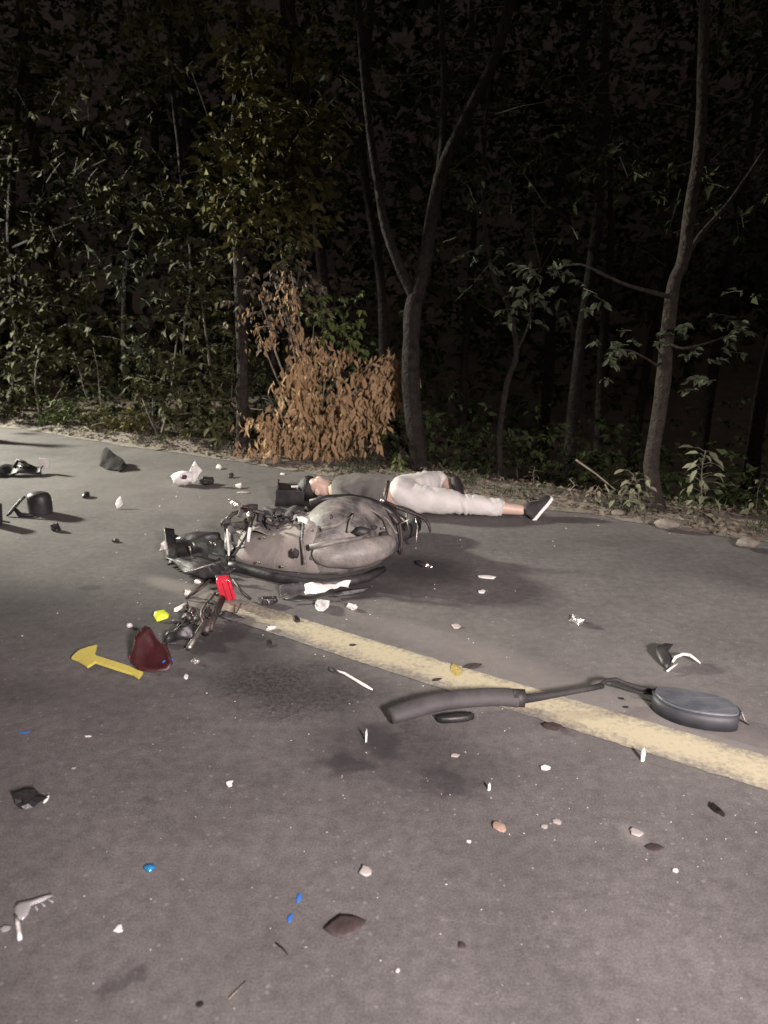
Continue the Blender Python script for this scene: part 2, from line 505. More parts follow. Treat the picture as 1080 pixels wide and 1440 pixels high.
    hgt = math_('ADD', noise(190, 3, 0.7).outputs[0], math_('MULTIPLY', noise(30, 3).outputs[0], 0.9))
    bp = N.new('ShaderNodeBump')
    bp.inputs['Strength'].default_value = 0.22
    bp.inputs['Distance'].default_value = 0.005
    Lk.new(hgt, bp.inputs['Height'])
    Lk.new(bp.outputs[0], b.inputs['Normal'])
    return m
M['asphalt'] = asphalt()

def soil(name, c1, c2, scale):
    return pbr(name, tuple((a + b_) / 2 for a, b_ in zip(c1, c2)), 0.95, var=0.4, scale=scale, bump=0.8, bscale=30, dust=0.5, dustcol=c2, dscale=scale * 0.6)
M['soil'] = soil('forest_soil', (0.04, 0.03, 0.022), (0.08, 0.06, 0.042), 5)
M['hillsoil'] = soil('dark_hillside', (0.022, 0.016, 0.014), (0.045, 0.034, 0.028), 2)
M['shoulder'] = soil('sandy_shoulder', (0.10, 0.085, 0.07), (0.20, 0.175, 0.145), 14)

# line paint
LA = Vector((-1.26, 3.793, 0)); LB = Vector((1.228, 2.117, 0))
ld = (LB - LA).normalized(); lnv = Vector((-ld.y, ld.x, 0))
LINE_C = LA.dot(lnv)
def paint():
    m = bpy.data.materials.new('worn_yellow_paint')
    m.use_nodes = True
    nt = m.node_tree; N = nt.nodes; Lk = nt.links
    b = N['Principled BSDF']
    geo = N.new('ShaderNodeNewGeometry')
    n1 = N.new('ShaderNodeTexNoise'); n1.inputs['Scale'].default_value = 48; n1.inputs['Detail'].default_value = 8; n1.inputs['Roughness'].default_value = 0.72
    n2 = N.new('ShaderNodeTexNoise'); n2.inputs['Scale'].default_value = 5.0; n2.inputs['Detail'].default_value = 6
    Lk.new(geo.outputs['Position'], n1.inputs['Vector']); Lk.new(geo.outputs['Position'], n2.inputs['Vector'])
    sx = N.new('ShaderNodeSeparateXYZ'); Lk.new(geo.outputs['Position'], sx.inputs[0])
    # paint worn thinner toward the wreck
    mr = N.new('ShaderNodeMapRange')
    mr.inputs[1].default_value = -1.3; mr.inputs[2].default_value = -0.3; mr.inputs[3].default_value = 0.46; mr.inputs[4].default_value = -0.03
    Lk.new(sx.outputs[0], mr.inputs[0])
    a = N.new('ShaderNodeMath'); a.operation = 'MULTIPLY_ADD'
    Lk.new(n2.outputs[0], a.inputs[0]); a.inputs[1].default_value = 0.42; Lk.new(n1.outputs[0], a.inputs[2])
    a2 = N.new('ShaderNodeMath'); a2.operation = 'ADD'
    Lk.new(a.outputs[0], a2.inputs[0]); Lk.new(mr.outputs[0], a2.inputs[1])
    dp = N.new('ShaderNodeVectorMath'); dp.operation = 'DOT_PRODUCT'
    Lk.new(geo.outputs['Position'], dp.inputs[0]); dp.inputs[1].default_value = tuple(lnv)
    ac = N.new('ShaderNodeMath'); ac.operation = 'SUBTRACT'
    Lk.new(dp.outputs['Value'], ac.inputs[0]); ac.inputs[1].default_value = LINE_C
    ab = N.new('ShaderNodeMath'); ab.operation = 'ABSOLUTE'; Lk.new(ac.outputs[0], ab.inputs[0])
    er = N.new('ShaderNodeMapRange'); er.inputs[1].default_value = 0.035; er.inputs[2].default_value = 0.10; er.inputs[3].default_value = 0.0; er.inputs[4].default_value = 0.24
    Lk.new(ab.outputs[0], er.inputs[0])
    a3 = N.new('ShaderNodeMath'); a3.operation = 'ADD'
    Lk.new(a2.outputs[0], a3.inputs[0]); Lk.new(er.outputs[0], a3.inputs[1])
    a2 = a3
    r = N.new('ShaderNodeValToRGB')
    r.color_ramp.elements[0].position = 0.68; r.color_ramp.elements[1].position = 0.98
    r.color_ramp.elements[0].color = (0, 0, 0, 1); r.color_ramp.elements[1].color = (0.9, 0.9, 0.9, 1)
    Lk.new(a2.outputs[0], r.inputs[0])
    mx = N.new('ShaderNodeMix'); mx.data_type = 'RGBA'
    Lk.new(r.outputs[0], mx.inputs[0])
    mx.inputs[6].default_value = (0.47, 0.425, 0.29, 1)
    mx.inputs[7].default_value = (0.168, 0.158, 0.148, 1)
    Lk.new(mx.outputs[2], b.inputs['Base Color'])
    b.inputs['Roughness'].default_value = 0.75
    n3 = N.new('ShaderNodeTexNoise'); n3.inputs['Scale'].default_value = 180
    Lk.new(geo.outputs['Position'], n3.inputs['Vector'])
    bp = N.new('ShaderNodeBump'); bp.inputs['Strength'].default_value = 0.25; bp.inputs['Distance'].default_value = 0.005
    Lk.new(n3.outputs[0], bp.inputs['Height']); Lk.new(bp.outputs[0], b.inputs['Normal'])
    return m
M['paint'] = paint()

# ------------------------------------------------------------------ setting
U = Vector((0.856, -0.517, 0))           # along the road, toward the right
NN = Vector((0.517, 0.856, 0))           # across the road, toward the forest
def edge_off(s):
    """across-road distance of the asphalt edge at along-road position s"""
    x = s * 0.856 + 5.02 * 0.517
    return 5.02 - (0.11 * max(0, s) ** 2 if s > 0 else 0) + 0.05 * mnoise.noise(Vector((s * 1.3, 3.3, 0))) + 0.025 * mnoise.noise(Vector((s * 6, 1.3, 4)))
def RP(s, n, z=0.0):
    p = U * s + NN * n
    return Vector((p.x, p.y, z))
def to_sn(x, y):
    return (x * U.x + y * U.y, x * NN.x + y * NN.y)
def floor_z(x, y):
    s, n = to_sn(x, y)
    d = n - edge_off(max(min(s, 3.5), -40))
    z = 0.03 * min(1, max(0, d) / 0.3)
    z += 0.05 * mnoise.noise(Vector((x * 0.9, y * 0.9, 0))) * min(1, max(0, d - .1)) + 0.02 * mnoise.noise(Vector((x * 4, y * 4, 2))) * min(1, max(0, d) * 3)
    right = min(1, max(0, (x + 0.2) / 1.2))
    z -= right * 0.9 * min(1, max(0, d - 0.55) / 2.0)
    z += (1 - right) * 0.12 * min(1, max(0, d - 0.8) / 2.5)
    z += 0.22 * max(0, d - 6) ** 1.1 * 0.6
    return z

def grid(name, S, Ncols, fn, mat, kind='structure'):
    mb = MB(); v = []; f = []
    for s_ in S:
        for k in range(Ncols):
            v.append(fn(s_, k))
    for i in range(len(S) - 1):
        for k in range(Ncols - 1):
            a = i * Ncols + k
            f.append((a, a + Ncols, a + Ncols + 1, a + 1))
    mb.add(v, f)
    o = mb.build(name, mat)
    if kind: o['kind'] = kind
    return o

# ground sheet to the horizon
g = MB().add([(-300, -300, -0.35), (300, -300, -0.35), (300, 300, -0.35), (-300, 300, -0.35)], [(0, 1, 2, 3)])
gm = MB(); gm.add([(-300, -300, -1.4), (300, -300, -1.4), (300, 300, -1.4), (-300, 300, -1.4)], [(0, 1, 2, 3)])
tag(gm.build('ground', M['soil']), kind='structure')

SS = [-60, -40, -28, -20] + [-16 + 0.14 * i for i in range(150)] + [6, 8, 11, 15, 22, 40, 60]
def sc_(s): return max(min(s, 3.5), -40)
NR = [-3.2, 0.0, 2.0, 4.0, 4.6]
def road_fn(s, k):
    if k < len(NR): return RP(s, NR[k], 0)
    return RP(s, edge_off(sc_(s)), -0.0)
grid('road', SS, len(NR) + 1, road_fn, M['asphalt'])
# verge on the camera's side
def near_fn(s, k): return RP(s, [-30, -8, -3.15][k], [-1.3, -0.3, -0.03][k])
tag(grid('verge', SS, 3, near_fn, M['soil']), kind='structure')
# sandy shoulder strip lying over the asphalt edge
def sh_fn(s, k):
    e = edge_off(sc_(s))
    jag = 0.06 * mnoise.noise(Vector((s * 9, 7, 1))) + 0.05 * mnoise.noise(Vector((s * 2.5, 5, 1)))
    n = [e - 0.05 + jag, e + 0.02 + jag * 0.6, e + 0.12, e + 0.25, e + 0.5][k]
    z = [0.004, 0.018, 0.035, 0.05, 0.0][k] + (0.014 * mnoise.noise(Vector((s * 7, k * 3.1, 9))) if 0 < k < 4 else 0)
    p = RP(s, n, z)
    if k == 4: p.z = floor_z(p.x, p.y) - 0.01
    return p
grid('road_shoulder', SS, 5, sh_fn, M['shoulder'])
# forest floor
ND = [0.05, 0.2, 0.35, 0.5, 0.7, 0.9, 1.15, 1.4, 1.8, 2.3, 3, 4, 5.5, 7, 9, 12, 16, 22, 30]
def fl_fn(s, k):
    p = RP(s, edge_off(sc_(s)) + ND[k], 0)
    p.z = floor_z(p.x, p.y)
    return p
grid('forest_floor', SS, len(ND), fl_fn, M['soil'])

# wooded hillside closing the view behind the trees
def hill_fn(s, k):
    n = [19, 24, 30, 38, 50, 70, 110][k]
    z = [-1.2, 4.0, 11.0, 18.0, 26.0, 36.0, 48.0][k] + 1.2 * mnoise.noise(Vector((s * 0.12, n * 0.12, 2)))
    return RP(s, n, z)
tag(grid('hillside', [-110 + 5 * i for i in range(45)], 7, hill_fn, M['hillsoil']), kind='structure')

# yellow line: sheet with ragged edges
def yl_fn(s, k):
    w = 0.098
    j = 0.006 * mnoise.noise(Vector((s * 22, k * 9, 3))) + 0.004 * mnoise.noise(Vector((s * 60, k * 9, 3)))
    off = [-w, -w * 0.3, w * 0.3, w][k] + (j if k in (0, 3) else 0)
    bow = 0.02 * math.sin(max(0, min(1, (s) / 3.0)) * math.pi)
    p = LA + ld * s + lnv * (off - bow)
    return Vector((p.x, p.y, 0.004))
tag(grid('road_line', [0.40 + 0.02 * i for i in range(240)], 4, yl_fn, M['paint']), kind='structure')

# ------------------------------------------------------------------ leaves
def leaf_arrays(P, D, Nn, Ln, Wd, fold=0.22, curl=0.15):
    """N leaves -> verts, faces (two folded quads each)"""
    D = D / np.linalg.norm(D, axis=1, keepdims=True)
    Sd = np.cross(D, Nn); Sd /= (np.linalg.norm(Sd, axis=1, keepdims=True) + 1e-9)
    Up = np.cross(Sd, D)
    Ln = Ln[:, None]; Wd = Wd[:, None]
    base = P
    left = P + D * Ln * 0.42 + Sd * Wd * 0.5 + Up * Wd * fold
    right = P + D * Ln * 0.42 - Sd * Wd * 0.5 + Up * Wd * fold
    mid = P + D * Ln * 0.5
    tip = P + D * Ln - Up * Ln * curl
    V_ = np.stack([base, left, tip, right, mid], 1).reshape(-1, 3)
    n = len(P); i = np.arange(n)[:, None] * 5
    F = np.concatenate([i + np.array([[0, 4, 2, 1]]), i + np.array([[0, 3, 2, 4]])], 1).reshape(-1, 4)
    return V_, F

def quad_mesh(name, V_, F):
    me = bpy.data.meshes.new(name)
    me.vertices.add(len(V_)); me.vertices.foreach_set('co', V_.astype(np.float32).ravel())
    me.loops.add(len(F) * 4); me.loops.foreach_set('vertex_index', F.astype(np.int32).ravel())
    me.polygons.add(len(F)); me.polygons.foreach_set('loop_start', np.arange(len(F), dtype=np.int32) * 4)
    me.update(calc_edges=True)
    me.validate()
    return me

def twigs(rs, clusters, n_tw, n_lf, droop=0.35, up=0.1, flat=0.6):
    """clusters: (x, y, z, r). Leaves set alternately along many little twigs. Returns P, D, N arrays and twig lines"""
    P = []; D = []; NN_ = []; lines = []
    for (x, y, z, r) in clusters:
        for _ in range(n_tw):
            d = rs.normal(size=3); d /= np.linalg.norm(d)
            d[2] = d[2] * flat + up
            o = np.array([x, y, z]) + rs.normal(size=3) * r * 0.42
            Lg = r * rs.uniform(0.45, 1.0)
            bend = -rs.uniform(0.1, 0.5) * droop
            k = rs.randint(max(2, n_lf // 2), n_lf + 1)
            t = np.sort(rs.uniform(0.1, 1.0, k))
            pts = o + np.outer(t, d) * Lg + np.outer(t ** 2, [0, 0, bend]) * Lg
            lines.append((o, o + d * Lg * 0.5 + np.array([0, 0, bend * 0.25 * Lg]), o + d * Lg + np.array([0, 0, bend * Lg])))
            side = np.cross(d, [0, 0, 1.0]); side /= np.linalg.norm(side) + 1e-6
            sg = np.where(np.arange(k) % 2 == 0, 1.0, -1.0)[:, None]
            dd = d * 0.7 + side * sg * rs.uniform(0.4, 1.0, (k, 1)) + rs.normal(size=(k, 3)) * 0.35 + np.array([0, 0, -droop])
            nn = np.array([0, 0, 1.0]) + rs.normal(size=(k, 3)) * 0.65
            P.append(pts); D.append(dd); NN_.append(nn)
    return np.concatenate(P), np.concatenate(D), np.concatenate(NN_), lines

def crown(name, parent, rs, clusters, mat, n_tw=14, n_lf=9, size=0.07, ratio=0.5, droop=0.35, flat=0.6, tw_rad=0.0025, tw_mat=None, origin=(0, 0, 0)):
    P, D, Nn, lines = twigs(rs, clusters, n_tw, n_lf, droop, flat=flat)
    n = len(P)
    Ln = size * rs.uniform(0.6, 1.35, n)
    V_, F = leaf_arrays(P - np.array(origin), D, Nn, Ln, Ln * ratio * rs.uniform(0.8, 1.2, n), fold=0.18, curl=0.18)
    o = tag(link(name, quad_mesh(name, V_, F), mat, parent, smooth=False), kind='stuff')
    if tw_rad:
        mb = MB()
        for l in lines:
            mb.tube([Vector(p) - Vector(origin) for p in l], [tw_rad, tw_rad * 0.5], 3, cap=False)
        tag(mb.build('twigs', tw_mat or M['stem'], parent), kind='stuff')
    return o

def leaf_proto(mat, ratio=0.5):
    mb = MB()
    pts = [(0, 0, 0), (0.30, ratio * 0.42, 0.06), (0.30, 0, 0.0), (0.30, -ratio * 0.42, 0.06), (0.65, ratio * 0.38, 0.03), (0.65, 0, -0.03), (0.65, -ratio * 0.38, 0.03), (1, 0, -0.14)]
    f = [(0, 2, 1), (0, 3, 2), (1, 2, 5, 4), (2, 3, 6, 5), (4, 5, 7), (5, 6, 7)]
    mb.add(pts, f)
    me = mb.mesh('leaf'); me.materials.append(M[mat])
    return me
LP = {k: leaf_proto(k) for k in ('leaf', 'leafgrey', 'leafmid', 'leafweed', 'leafbright', 'litter')}
def leaf_parts(parent, rs, clusters, mat, n_tw=4, n_lf=7, size=0.07, droop=0.35, flat=0.6, origin=(0, 0, 0)):
    P, D, Nn, lines = twigs(rs, clusters, n_tw, n_lf, droop, flat=flat)
    for p, d, n_ in zip(P, D, Nn):
        x = Vector(d).normalized(); y = Vector(n_).cross(x).normalized(); z = x.cross(y)
        q = Matrix((x, y, z)).transposed().to_quaternion()
        o = bpy.data.objects.new('leaf', LP[mat])
        C.objects.link(o); o.parent = parent
        o.location = Vector(p) - Vector(origin)
        o.rotation_euler = q.to_euler()
        k = size * rs.uniform(0.65, 1.3)
        o.scale = (k, k, k)
    mb = MB()
    for l in lines:
        mb.tube([Vector(p) - Vector(origin) for p in l], [0.0025, 0.0012], 3, cap=False)
    tag(mb.build('twigs', M['stem'], parent), kind='stuff')

def limb(pts, r0, r1, seed=0, jit=0.012, sub=4):
    """bark tube through points, with knots and slight crookedness"""
    pts = [Vector(p) for p in pts]
    out = []
    n = len(pts)
    for i in range(n - 1):
        p0 = pts[max(i - 1, 0)]; p1 = pts[i]; p2 = pts[i + 1]; p3 = pts[min(i + 2, n - 1)]
        for k in range(sub):
            t = k / sub
            q = 0.5 * ((2 * p1) + (p2 - p0) * t + (2 * p0 - 5 * p1 + 4 * p2 - p3) * t * t + (3 * p1 - p0 - 3 * p2 + p3) * t ** 3)
            out.append(q)
    out.append(pts[-1])
    m = len(out); rad = []
    for i, q in enumerate(out):
        t = i / (m - 1)
        nz = mnoise.noise(q * 5 + Vector((seed, 0, 0)))
        out[i] = q + Vector((mnoise.noise(q * 3 + Vector((seed, 5, 0))), mnoise.noise(q * 3 + Vector((seed, 0, 9))), 0)) * jit * min(1, i)
        rad.append((r0 + (r1 - r0) * t) * (1 + 0.16 * nz))
    return out, rad

def tree(name, label, cat, base_pts, r0, r1, branches=(), crowns=(), bark='bark', group=None, seed=1, flare=1.35):
    """base_pts / branches: world polylines. crowns: (clusters, material, kwargs)"""
    b = Vector(base_pts[0])
    b.z = floor_z(b.x, b.y) - 0.02
    root = empty(name, b, label, cat, group)
    mb = MB()
    pts = [b] + [Vector(p) for p in base_pts[1:]]
    o, r = limb(pts, r0, r1, seed)
    r[0] *= flare; r[1] *= 1 + (flare - 1) * 0.4
    mb.tube([p - b for p in o], r, 10)
    mb.build('trunk', M[bark], root)
    for i, (bp, a0, a1) in enumerate(branches):
        bb = MB()
        o, r = limb(bp, a0, a1, seed + i + 3)
        bb.tube([p - b for p in o], r, 7)
        bb.build('branch', M[bark], root)
    for (cl, mat, kw) in crowns:
        rs = np.random.RandomState(seed * 11 + len(cl))
        if kw.get('parts'):
            kw = dict(kw); kw.pop('parts')
            leaf_parts(root, rs, cl, mat, origin=tuple(b), **kw)
        else:
            crown('crown', root, rs, cl, M[mat], origin=tuple(b), **kw)
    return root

def CL(lst):            # clusters already in metres
    return [tuple(c) for c in lst]

# ---- the trees that can be told apart
tree('forked_tree', 'forked dark trunk rising behind the person, between the brown shrub and the open dark', 'tree',
     [(0.293, 6.15, -0.004), (0.247, 6.15, 0.398), (0.215, 6.17, 0.851), (0.222, 6.2, 1.287), (0.254, 6.2, 1.421)], 0.078, 0.066,
     branches=[([(0.249, 6.2, 1.368), (0.121, 6.22, 1.632), (-0.011, 6.25, 2.019), (-0.106, 6.3, 2.618), (-0.179, 6.3, 3.36), (-0.201, 6.4, 4.005)], 0.042, 0.022),
               ([(0.249, 6.2, 1.368), (0.326, 6.2, 1.761), (0.414, 6.2, 2.263), (0.573, 6.2, 2.624), (0.82, 6.25, 3.121), (0.973, 6.3, 3.797)], 0.058, 0.034),
               ([(0.409, 6.2, 2.239), (0.448, 6.3, 2.714), (0.425, 6.4, 3.39), (0.459, 6.5, 4.044)], 0.03, 0.018)],
     crowns=[([(*p, 0.42) for p in [(-0.204, 6.4, 3.746), (0.104, 6.6, 4.083), (0.416, 6.6, 3.995), (0.811, 6.4, 3.833), (1.12, 6.5, 4.087), (1.492, 6.7, 3.851), (-0.523, 6.6, 3.906)]], 'leaf', dict(n_tw=22, n_lf=10)),
             ([(*p, 0.22) for p in [(-0.213, 6.5, 3.233), (-0.133, 6.4, 2.901), (-0.386, 6.6, 2.822), (0.341, 6.9, 3.189), (1.241, 6.9, 3.34), (1.709, 7.0, 3.467)]], 'leaf', dict(n_tw=6, n_lf=6))], seed=3)

tree('slender_tree', 'slender pale leaning trunk at the right with one side branch', 'tree',
     [(1.854, 4.98, -0.051), (1.784, 5.0, 0.341), (1.804, 5.0, 0.791), (1.798, 5.0, 1.197), (1.818, 5.02, 1.5), (1.864, 5.02, 1.649), (1.885, 5.05, 1.96), (1.909, 5.1, 2.405), (1.878, 5.15, 3.021), (1.869, 5.2, 3.604)], 0.052, 0.028,
     branches=[([(1.81, 5.01, 1.423), (1.662, 4.98, 1.458), (1.494, 4.95, 1.5), (1.367, 4.95, 1.551), (1.212, 5.0, 1.619), (1.036, 5.1, 1.595)], 0.016, 0.005),
               ([(1.84, 5.02, 1.585), (1.98, 5.1, 1.799), (2.196, 5.2, 2.016), (2.402, 5.3, 2.318)], 0.022, 0.008),
               ([(1.799, 5.0, 1.153), (1.869, 4.9, 1.116), (2.042, 4.9, 1.16), (2.192, 4.95, 1.2)], 0.010, 0.004),
               ([(1.803, 5.0, 0.974), (1.687, 5.0, 1.041), (1.545, 5.0, 1.1), (1.412, 5.0, 1.064)], 0.009, 0.003)],
     crowns=[([(*p, 0.15) for p in [(1.029, 5.05, 1.543), (1.147, 5.0, 1.606), (0.937, 5.15, 1.5), (1.316, 5.2, 1.5)]], 'leafgrey', dict(n_tw=4, n_lf=7, size=0.07, parts=True)),
             ([(*p, 0.12) for p in [(1.463, 4.95, 1.095), (1.572, 4.95, 1.13), (1.39, 5.0, 1.055)]], 'leafgrey', dict(n_tw=5, n_lf=8, size=0.06, flat=0.25, parts=True)),
             ([(*p, 0.15) for p in [(1.931, 4.9, 1.16), (2.088, 4.9, 1.151), (2.212, 4.95, 1.222), (2.085, 4.95, 0.979), (2.042, 5.0, 0.928)]], 'leafgrey', dict(n_tw=4, n_lf=8, size=0.06, flat=0.35, parts=True)),
             ([(*p, 0.2) for p in [(2.51, 5.3, 1.387), (2.432, 5.4, 1.949), (2.164, 5.5, 2.177), (1.877, 5.6, 2.1)]], 'leaf', dict(n_tw=6, n_lf=7)),
             ([(*p, 0.45) for p in [(1.897, 5.3, 3.36), (2.244, 5.4, 3.321), (1.651, 5.5, 3.542), (2.61, 5.7, 3.02)]], 'leaf', dict(n_tw=18, n_lf=9))], bark='palebark', seed=5)

tree('thin_tree', 'thin crooked trunk in the dark between the forked tree and the pale leaning tree', 'tree',
     [(0.979, 6.3, -0.209), (0.96, 6.3, 0.371), (1.003, 6.3, 0.722), (1.066, 6.3, 0.979), (0.986, 6.3, 1.338), (0.835, 6.3, 1.607), (0.76, 6.35, 2.282), (0.792, 6.4, 3.02)], 0.030, 0.014,
     branches=[([(1.056, 6.3, 0.95), (1.143, 6.2, 1.233), (1.137, 6.1, 1.5), (1.352, 6.2, 1.863)], 0.012, 0.004)],
     crowns=[([(*p, 0.14) for p in [(0.792, 6.0, 1.678), (1.018, 5.9, 1.575), (1.224, 6.0, 1.526), (0.982, 6.1, 1.344), (1.331, 6.2, 1.341), (1.141, 6.2, 1.26)]], 'leafgrey', dict(n_tw=4, n_lf=7, size=0.07, droop=0.8, parts=True)),
             ([(*p, 0.22) for p in [(0.828, 6.4, 2.109), (0.657, 6.4, 2.288), (0.968, 6.5, 2.402), (1.283, 6.6, 2.57), (1.637, 6.6, 2.312), (1.861, 6.6, 2.339), (2.053, 6.7, 2.43)]], 'leaf', dict(n_tw=7, n_lf=7, droop=0.7))], seed=7)

tree('short_trunk', 'pale stout trunk standing at the left of the brown shrub', 'tree',
     [(-1.315, 6.95, -0.044), (-1.283, 6.97, 0.511), (-1.268, 7.0, 1.014), (-1.27, 7.05, 1.62), (-1.275, 7.1, 2.374), (-1.21, 7.15, 3.198), (-1.117, 7.2, 4.027)], 0.060, 0.034,
     branches=[([(-1.267, 7.05, 1.679), (-1.061, 7.0, 2.082), (-0.832, 7.0, 2.526), (-0.592, 7.1, 2.975)], 0.022, 0.008),
               ([(-1.275, 7.1, 2.374), (-1.453, 7.2, 2.778), (-1.627, 7.3, 3.234)], 0.018, 0.006)],
     crowns=[([(*p, 0.30) for p in [(-1.075, 7.0, 3.392), (-1.121, 6.95, 3.099), (-1.087, 6.9, 2.804), (-0.81, 6.9, 2.804), (-0.671, 6.9, 2.592), (-1.247, 7.0, 2.554), (-1.006, 6.9, 2.284), (-0.653, 6.9, 2.212), (-0.841, 6.9, 1.961), (-0.499, 7.0, 2.822), (-1.279, 7.0, 1.968), (-1.485, 7.2, 2.272), (-0.585, 7.1, 3.238)]], 'leafyellow', dict(n_tw=22, n_lf=10, size=0.088)),
             ([(*p, 0.45) for p in [(-1.203, 7.2, 4.027), (-0.7, 7.3, 3.962), (-1.656, 7.4, 3.995), (-1.802, 7.6, 3.526), (-2.102, 7.7, 3.99)]], 'leafmid', dict(n_tw=20, n_lf=9, size=0.09))], bark='palebark', seed=9)

tree('dark_tree', 'narrow dark trunk among bushes, left of the stout pale trunk', 'tree',
     [(-1.993, 7.7, -0.063), (-1.945, 7.7, 0.408), (-1.947, 7.75, 1.031), (-1.846, 7.8, 1.633), (-1.921, 7.9, 2.535), (-1.972, 8.0, 3.517), (-1.956, 8.1, 4.453)], 0.036, 0.02,
     branches=[([(-1.87, 7.8, 1.501), (-2.148, 7.6, 1.629), (-2.44, 7.5, 1.741), (-2.701, 7.5, 1.766)], 0.014, 0.004),
               ([(-1.9, 7.75, 1.301), (-2.147, 7.6, 1.239), (-2.292, 7.55, 0.976)], 0.010, 0.003)],
     crowns=[([(*p, 0.17) for p in [(-2.638, 7.5, 1.741), (-2.471, 7.5, 1.766), (-2.312, 7.5, 1.703), (-2.143, 7.5, 1.741), (-2.086, 7.6, 1.565), (-2.376, 7.55, 1.533), (-2.537, 7.6, 1.436), (-2.278, 7.6, 1.305), (-2.332, 7.6, 1.073), (-2.382, 7.6, 0.905)]], 'leafgrey', dict(n_tw=5, n_lf=7, size=0.095, droop=0.7, parts=True)),
             ([(*p, 0.30) for p in [(-1.93, 7.6, 1.852), (-1.793, 7.5, 1.564), (-1.585, 7.4, 1.374), (-2.026, 7.8, 2.148), (-2.258, 7.9, 2.157), (-1.738, 7.7, 2.077), (-2.344, 8.1, 2.625), (-2.819, 8.2, 2.379)]], 'leafmid', dict(n_tw=12, n_lf=9, size=0.10)),
             ([(*p, 0.5) for p in [(-2.659, 8.3, 4.241), (-3.128, 8.5, 3.766), (-2.591, 8.3, 3.593), (-3.052, 8.5, 3.202), (-2.317, 8.2, 3.265)]], 'leafmid', dict(n_tw=18, n_lf=8, size=0.10))], seed=11)

tree('leaning_tree', 'bushy tree at the far left edge with leaves lit from the side', 'tree',
     [(-4.519, 9.3, -0.149), (-4.34, 9.3, 0.854), (-4.304, 9.35, 1.894), (-4.131, 9.4, 3.024), (-3.848, 9.5, 4.305)], 0.06, 0.03,
     branches=[([(-4.304, 9.35, 1.894), (-3.769, 9.0, 2.028), (-3.322, 8.9, 2.167)], 0.02, 0.006),
               ([(-4.309, 9.3, 1.261), (-3.728, 8.9, 1.387), (-3.29, 8.8, 1.426)], 0.02, 0.006)],
     crowns=[([(*p, 0.36) for p in [(-3.993, 9.0, 2.959), (-3.964, 8.9, 2.56), (-3.868, 8.9, 2.131), (-4.099, 8.8, 1.797), (-3.858, 8.9, 1.912), (-3.494, 8.9, 2.022), (-4.026, 8.7, 1.426), (-3.726, 8.7, 1.352), (-3.416, 8.7, 1.352), (-4.117, 8.7, 1.05), (-3.817, 8.8, 0.967), (-3.459, 8.9, 0.961)]], 'leafmid', dict(n_tw=13, n_lf=9, size=0.11)),
             ([(*p, 0.6) for p in [(-4.034, 9.4, 3.732), (-3.711, 9.5, 4.17), (-4.024, 9.5, 4.703), (-4.868, 9.6, 3.057), (-4.997, 9.5, 1.9), (-4.811, 9.6, 3.92)]], 'leafmid', dict(n_tw=18, n_lf=8, size=0.11))], seed=13)

# bushes
def bush(name, label, base, crowns, stems, cat='bush', group=None, seed=1):
    b = Vector(base); b.z = floor_z(b.x, b.y) - 0.01
    root = empty(name, b, label, cat, group)
    for (pp, r) in stems:
        mb = MB()
        o, rr = limb([b] + [Vector(p) for p in pp], r, r * 0.4, seed, jit=0.01, sub=3)
        mb.tube([p - b for p in o], rr, 5)
        mb.build('stem', M['stem'], root)
    for i, (cl, mat, kw) in enumerate(crowns):
        crown('foliage', root, np.random.RandomState(seed * 17 + i), cl, M[mat], origin=tuple(b), **kw)
    return root

bush('leafy_bush', 'tall leafy bush with small glossy leaves behind the stout pale trunk', (-1.619, 7.3, -0.052),
     [([(*p, 0.26) for p in [(-1.941, 7.5, 1.372), (-1.571, 7.3, 1.249), (-1.342, 7.2, 1.501), (-1.498, 7.2, 1.032), (-1.582, 7.2, 0.742), (-1.382, 7.2, 0.775), (-1.715, 7.3, 0.565), (-1.465, 7.2, 0.479), (-1.965, 7.4, 0.721), (-1.838, 7.3, 0.261), (-2.116, 7.5, 0.436), (-1.569, 7.4, 1.626)]], 'leafmid', dict(n_tw=18, n_lf=9, size=0.08))],
     [([(-1.621, 7.3, 0.465), (-1.649, 7.3, 1.058), (-1.697, 7.35, 1.501)], 0.018), ([(-1.442, 7.25, 0.472), (-1.359, 7.2, 1.19)], 0.015)], seed=21)
bush('vine_bush', 'tangle of small leaved vines hanging above the brown shrub', (-0.973, 7.1, -0.043),
     [([(*p, 0.22) for p in [(-1.138, 6.9, 1.412), (-0.975, 6.9, 1.617), (-0.788, 6.9, 1.733), (-0.791, 6.85, 1.501), (-0.612, 6.9, 1.53), (-1.111, 6.85, 1.145), (-0.945, 6.8, 1.267), (-0.737, 6.85, 1.265)]], 'litter', dict(n_tw=9, n_lf=8, size=0.06, droop=0.9)),
      ([(*p, 0.2) for p in [(-0.36, 6.7, 1.328), (-0.45, 6.65, 1.156), (-0.3, 6.65, 1.097), (-0.244, 6.7, 0.915), (-0.543, 6.75, 1.327), (-0.784, 6.9, 1.848)]], 'leafbright', dict(n_tw=12, n_lf=9, size=0.06, droop=0.6))],
     [([(-0.92, 7.1, 0.493), (-0.822, 7.0, 1.076), (-0.731, 6.9, 1.617)], 0.016), ([(-0.444, 6.9, 0.648), (-0.334, 6.75, 1.21)], 0.012)], seed=23)
bush('low_bush', 'low bright green bush at the road edge on the far left', (-3.476, 8.35, -0.012),
     [([(*p, 0.20) for p in [(-3.585, 8.3, 0.207), (-3.367, 8.25, 0.253), (-3.207, 8.2, 0.146), (-3.735, 8.35, 0.098), (-3.462, 8.25, 0.099), (-3.12, 8.3, 0.23)]], 'leafbright', dict(n_tw=16, n_lf=9, size=0.06))],
     [([(-3.473, 8.3, 0.168)], 0.012), ([(-3.279, 8.3, 0.184)], 0.010)], seed=25)
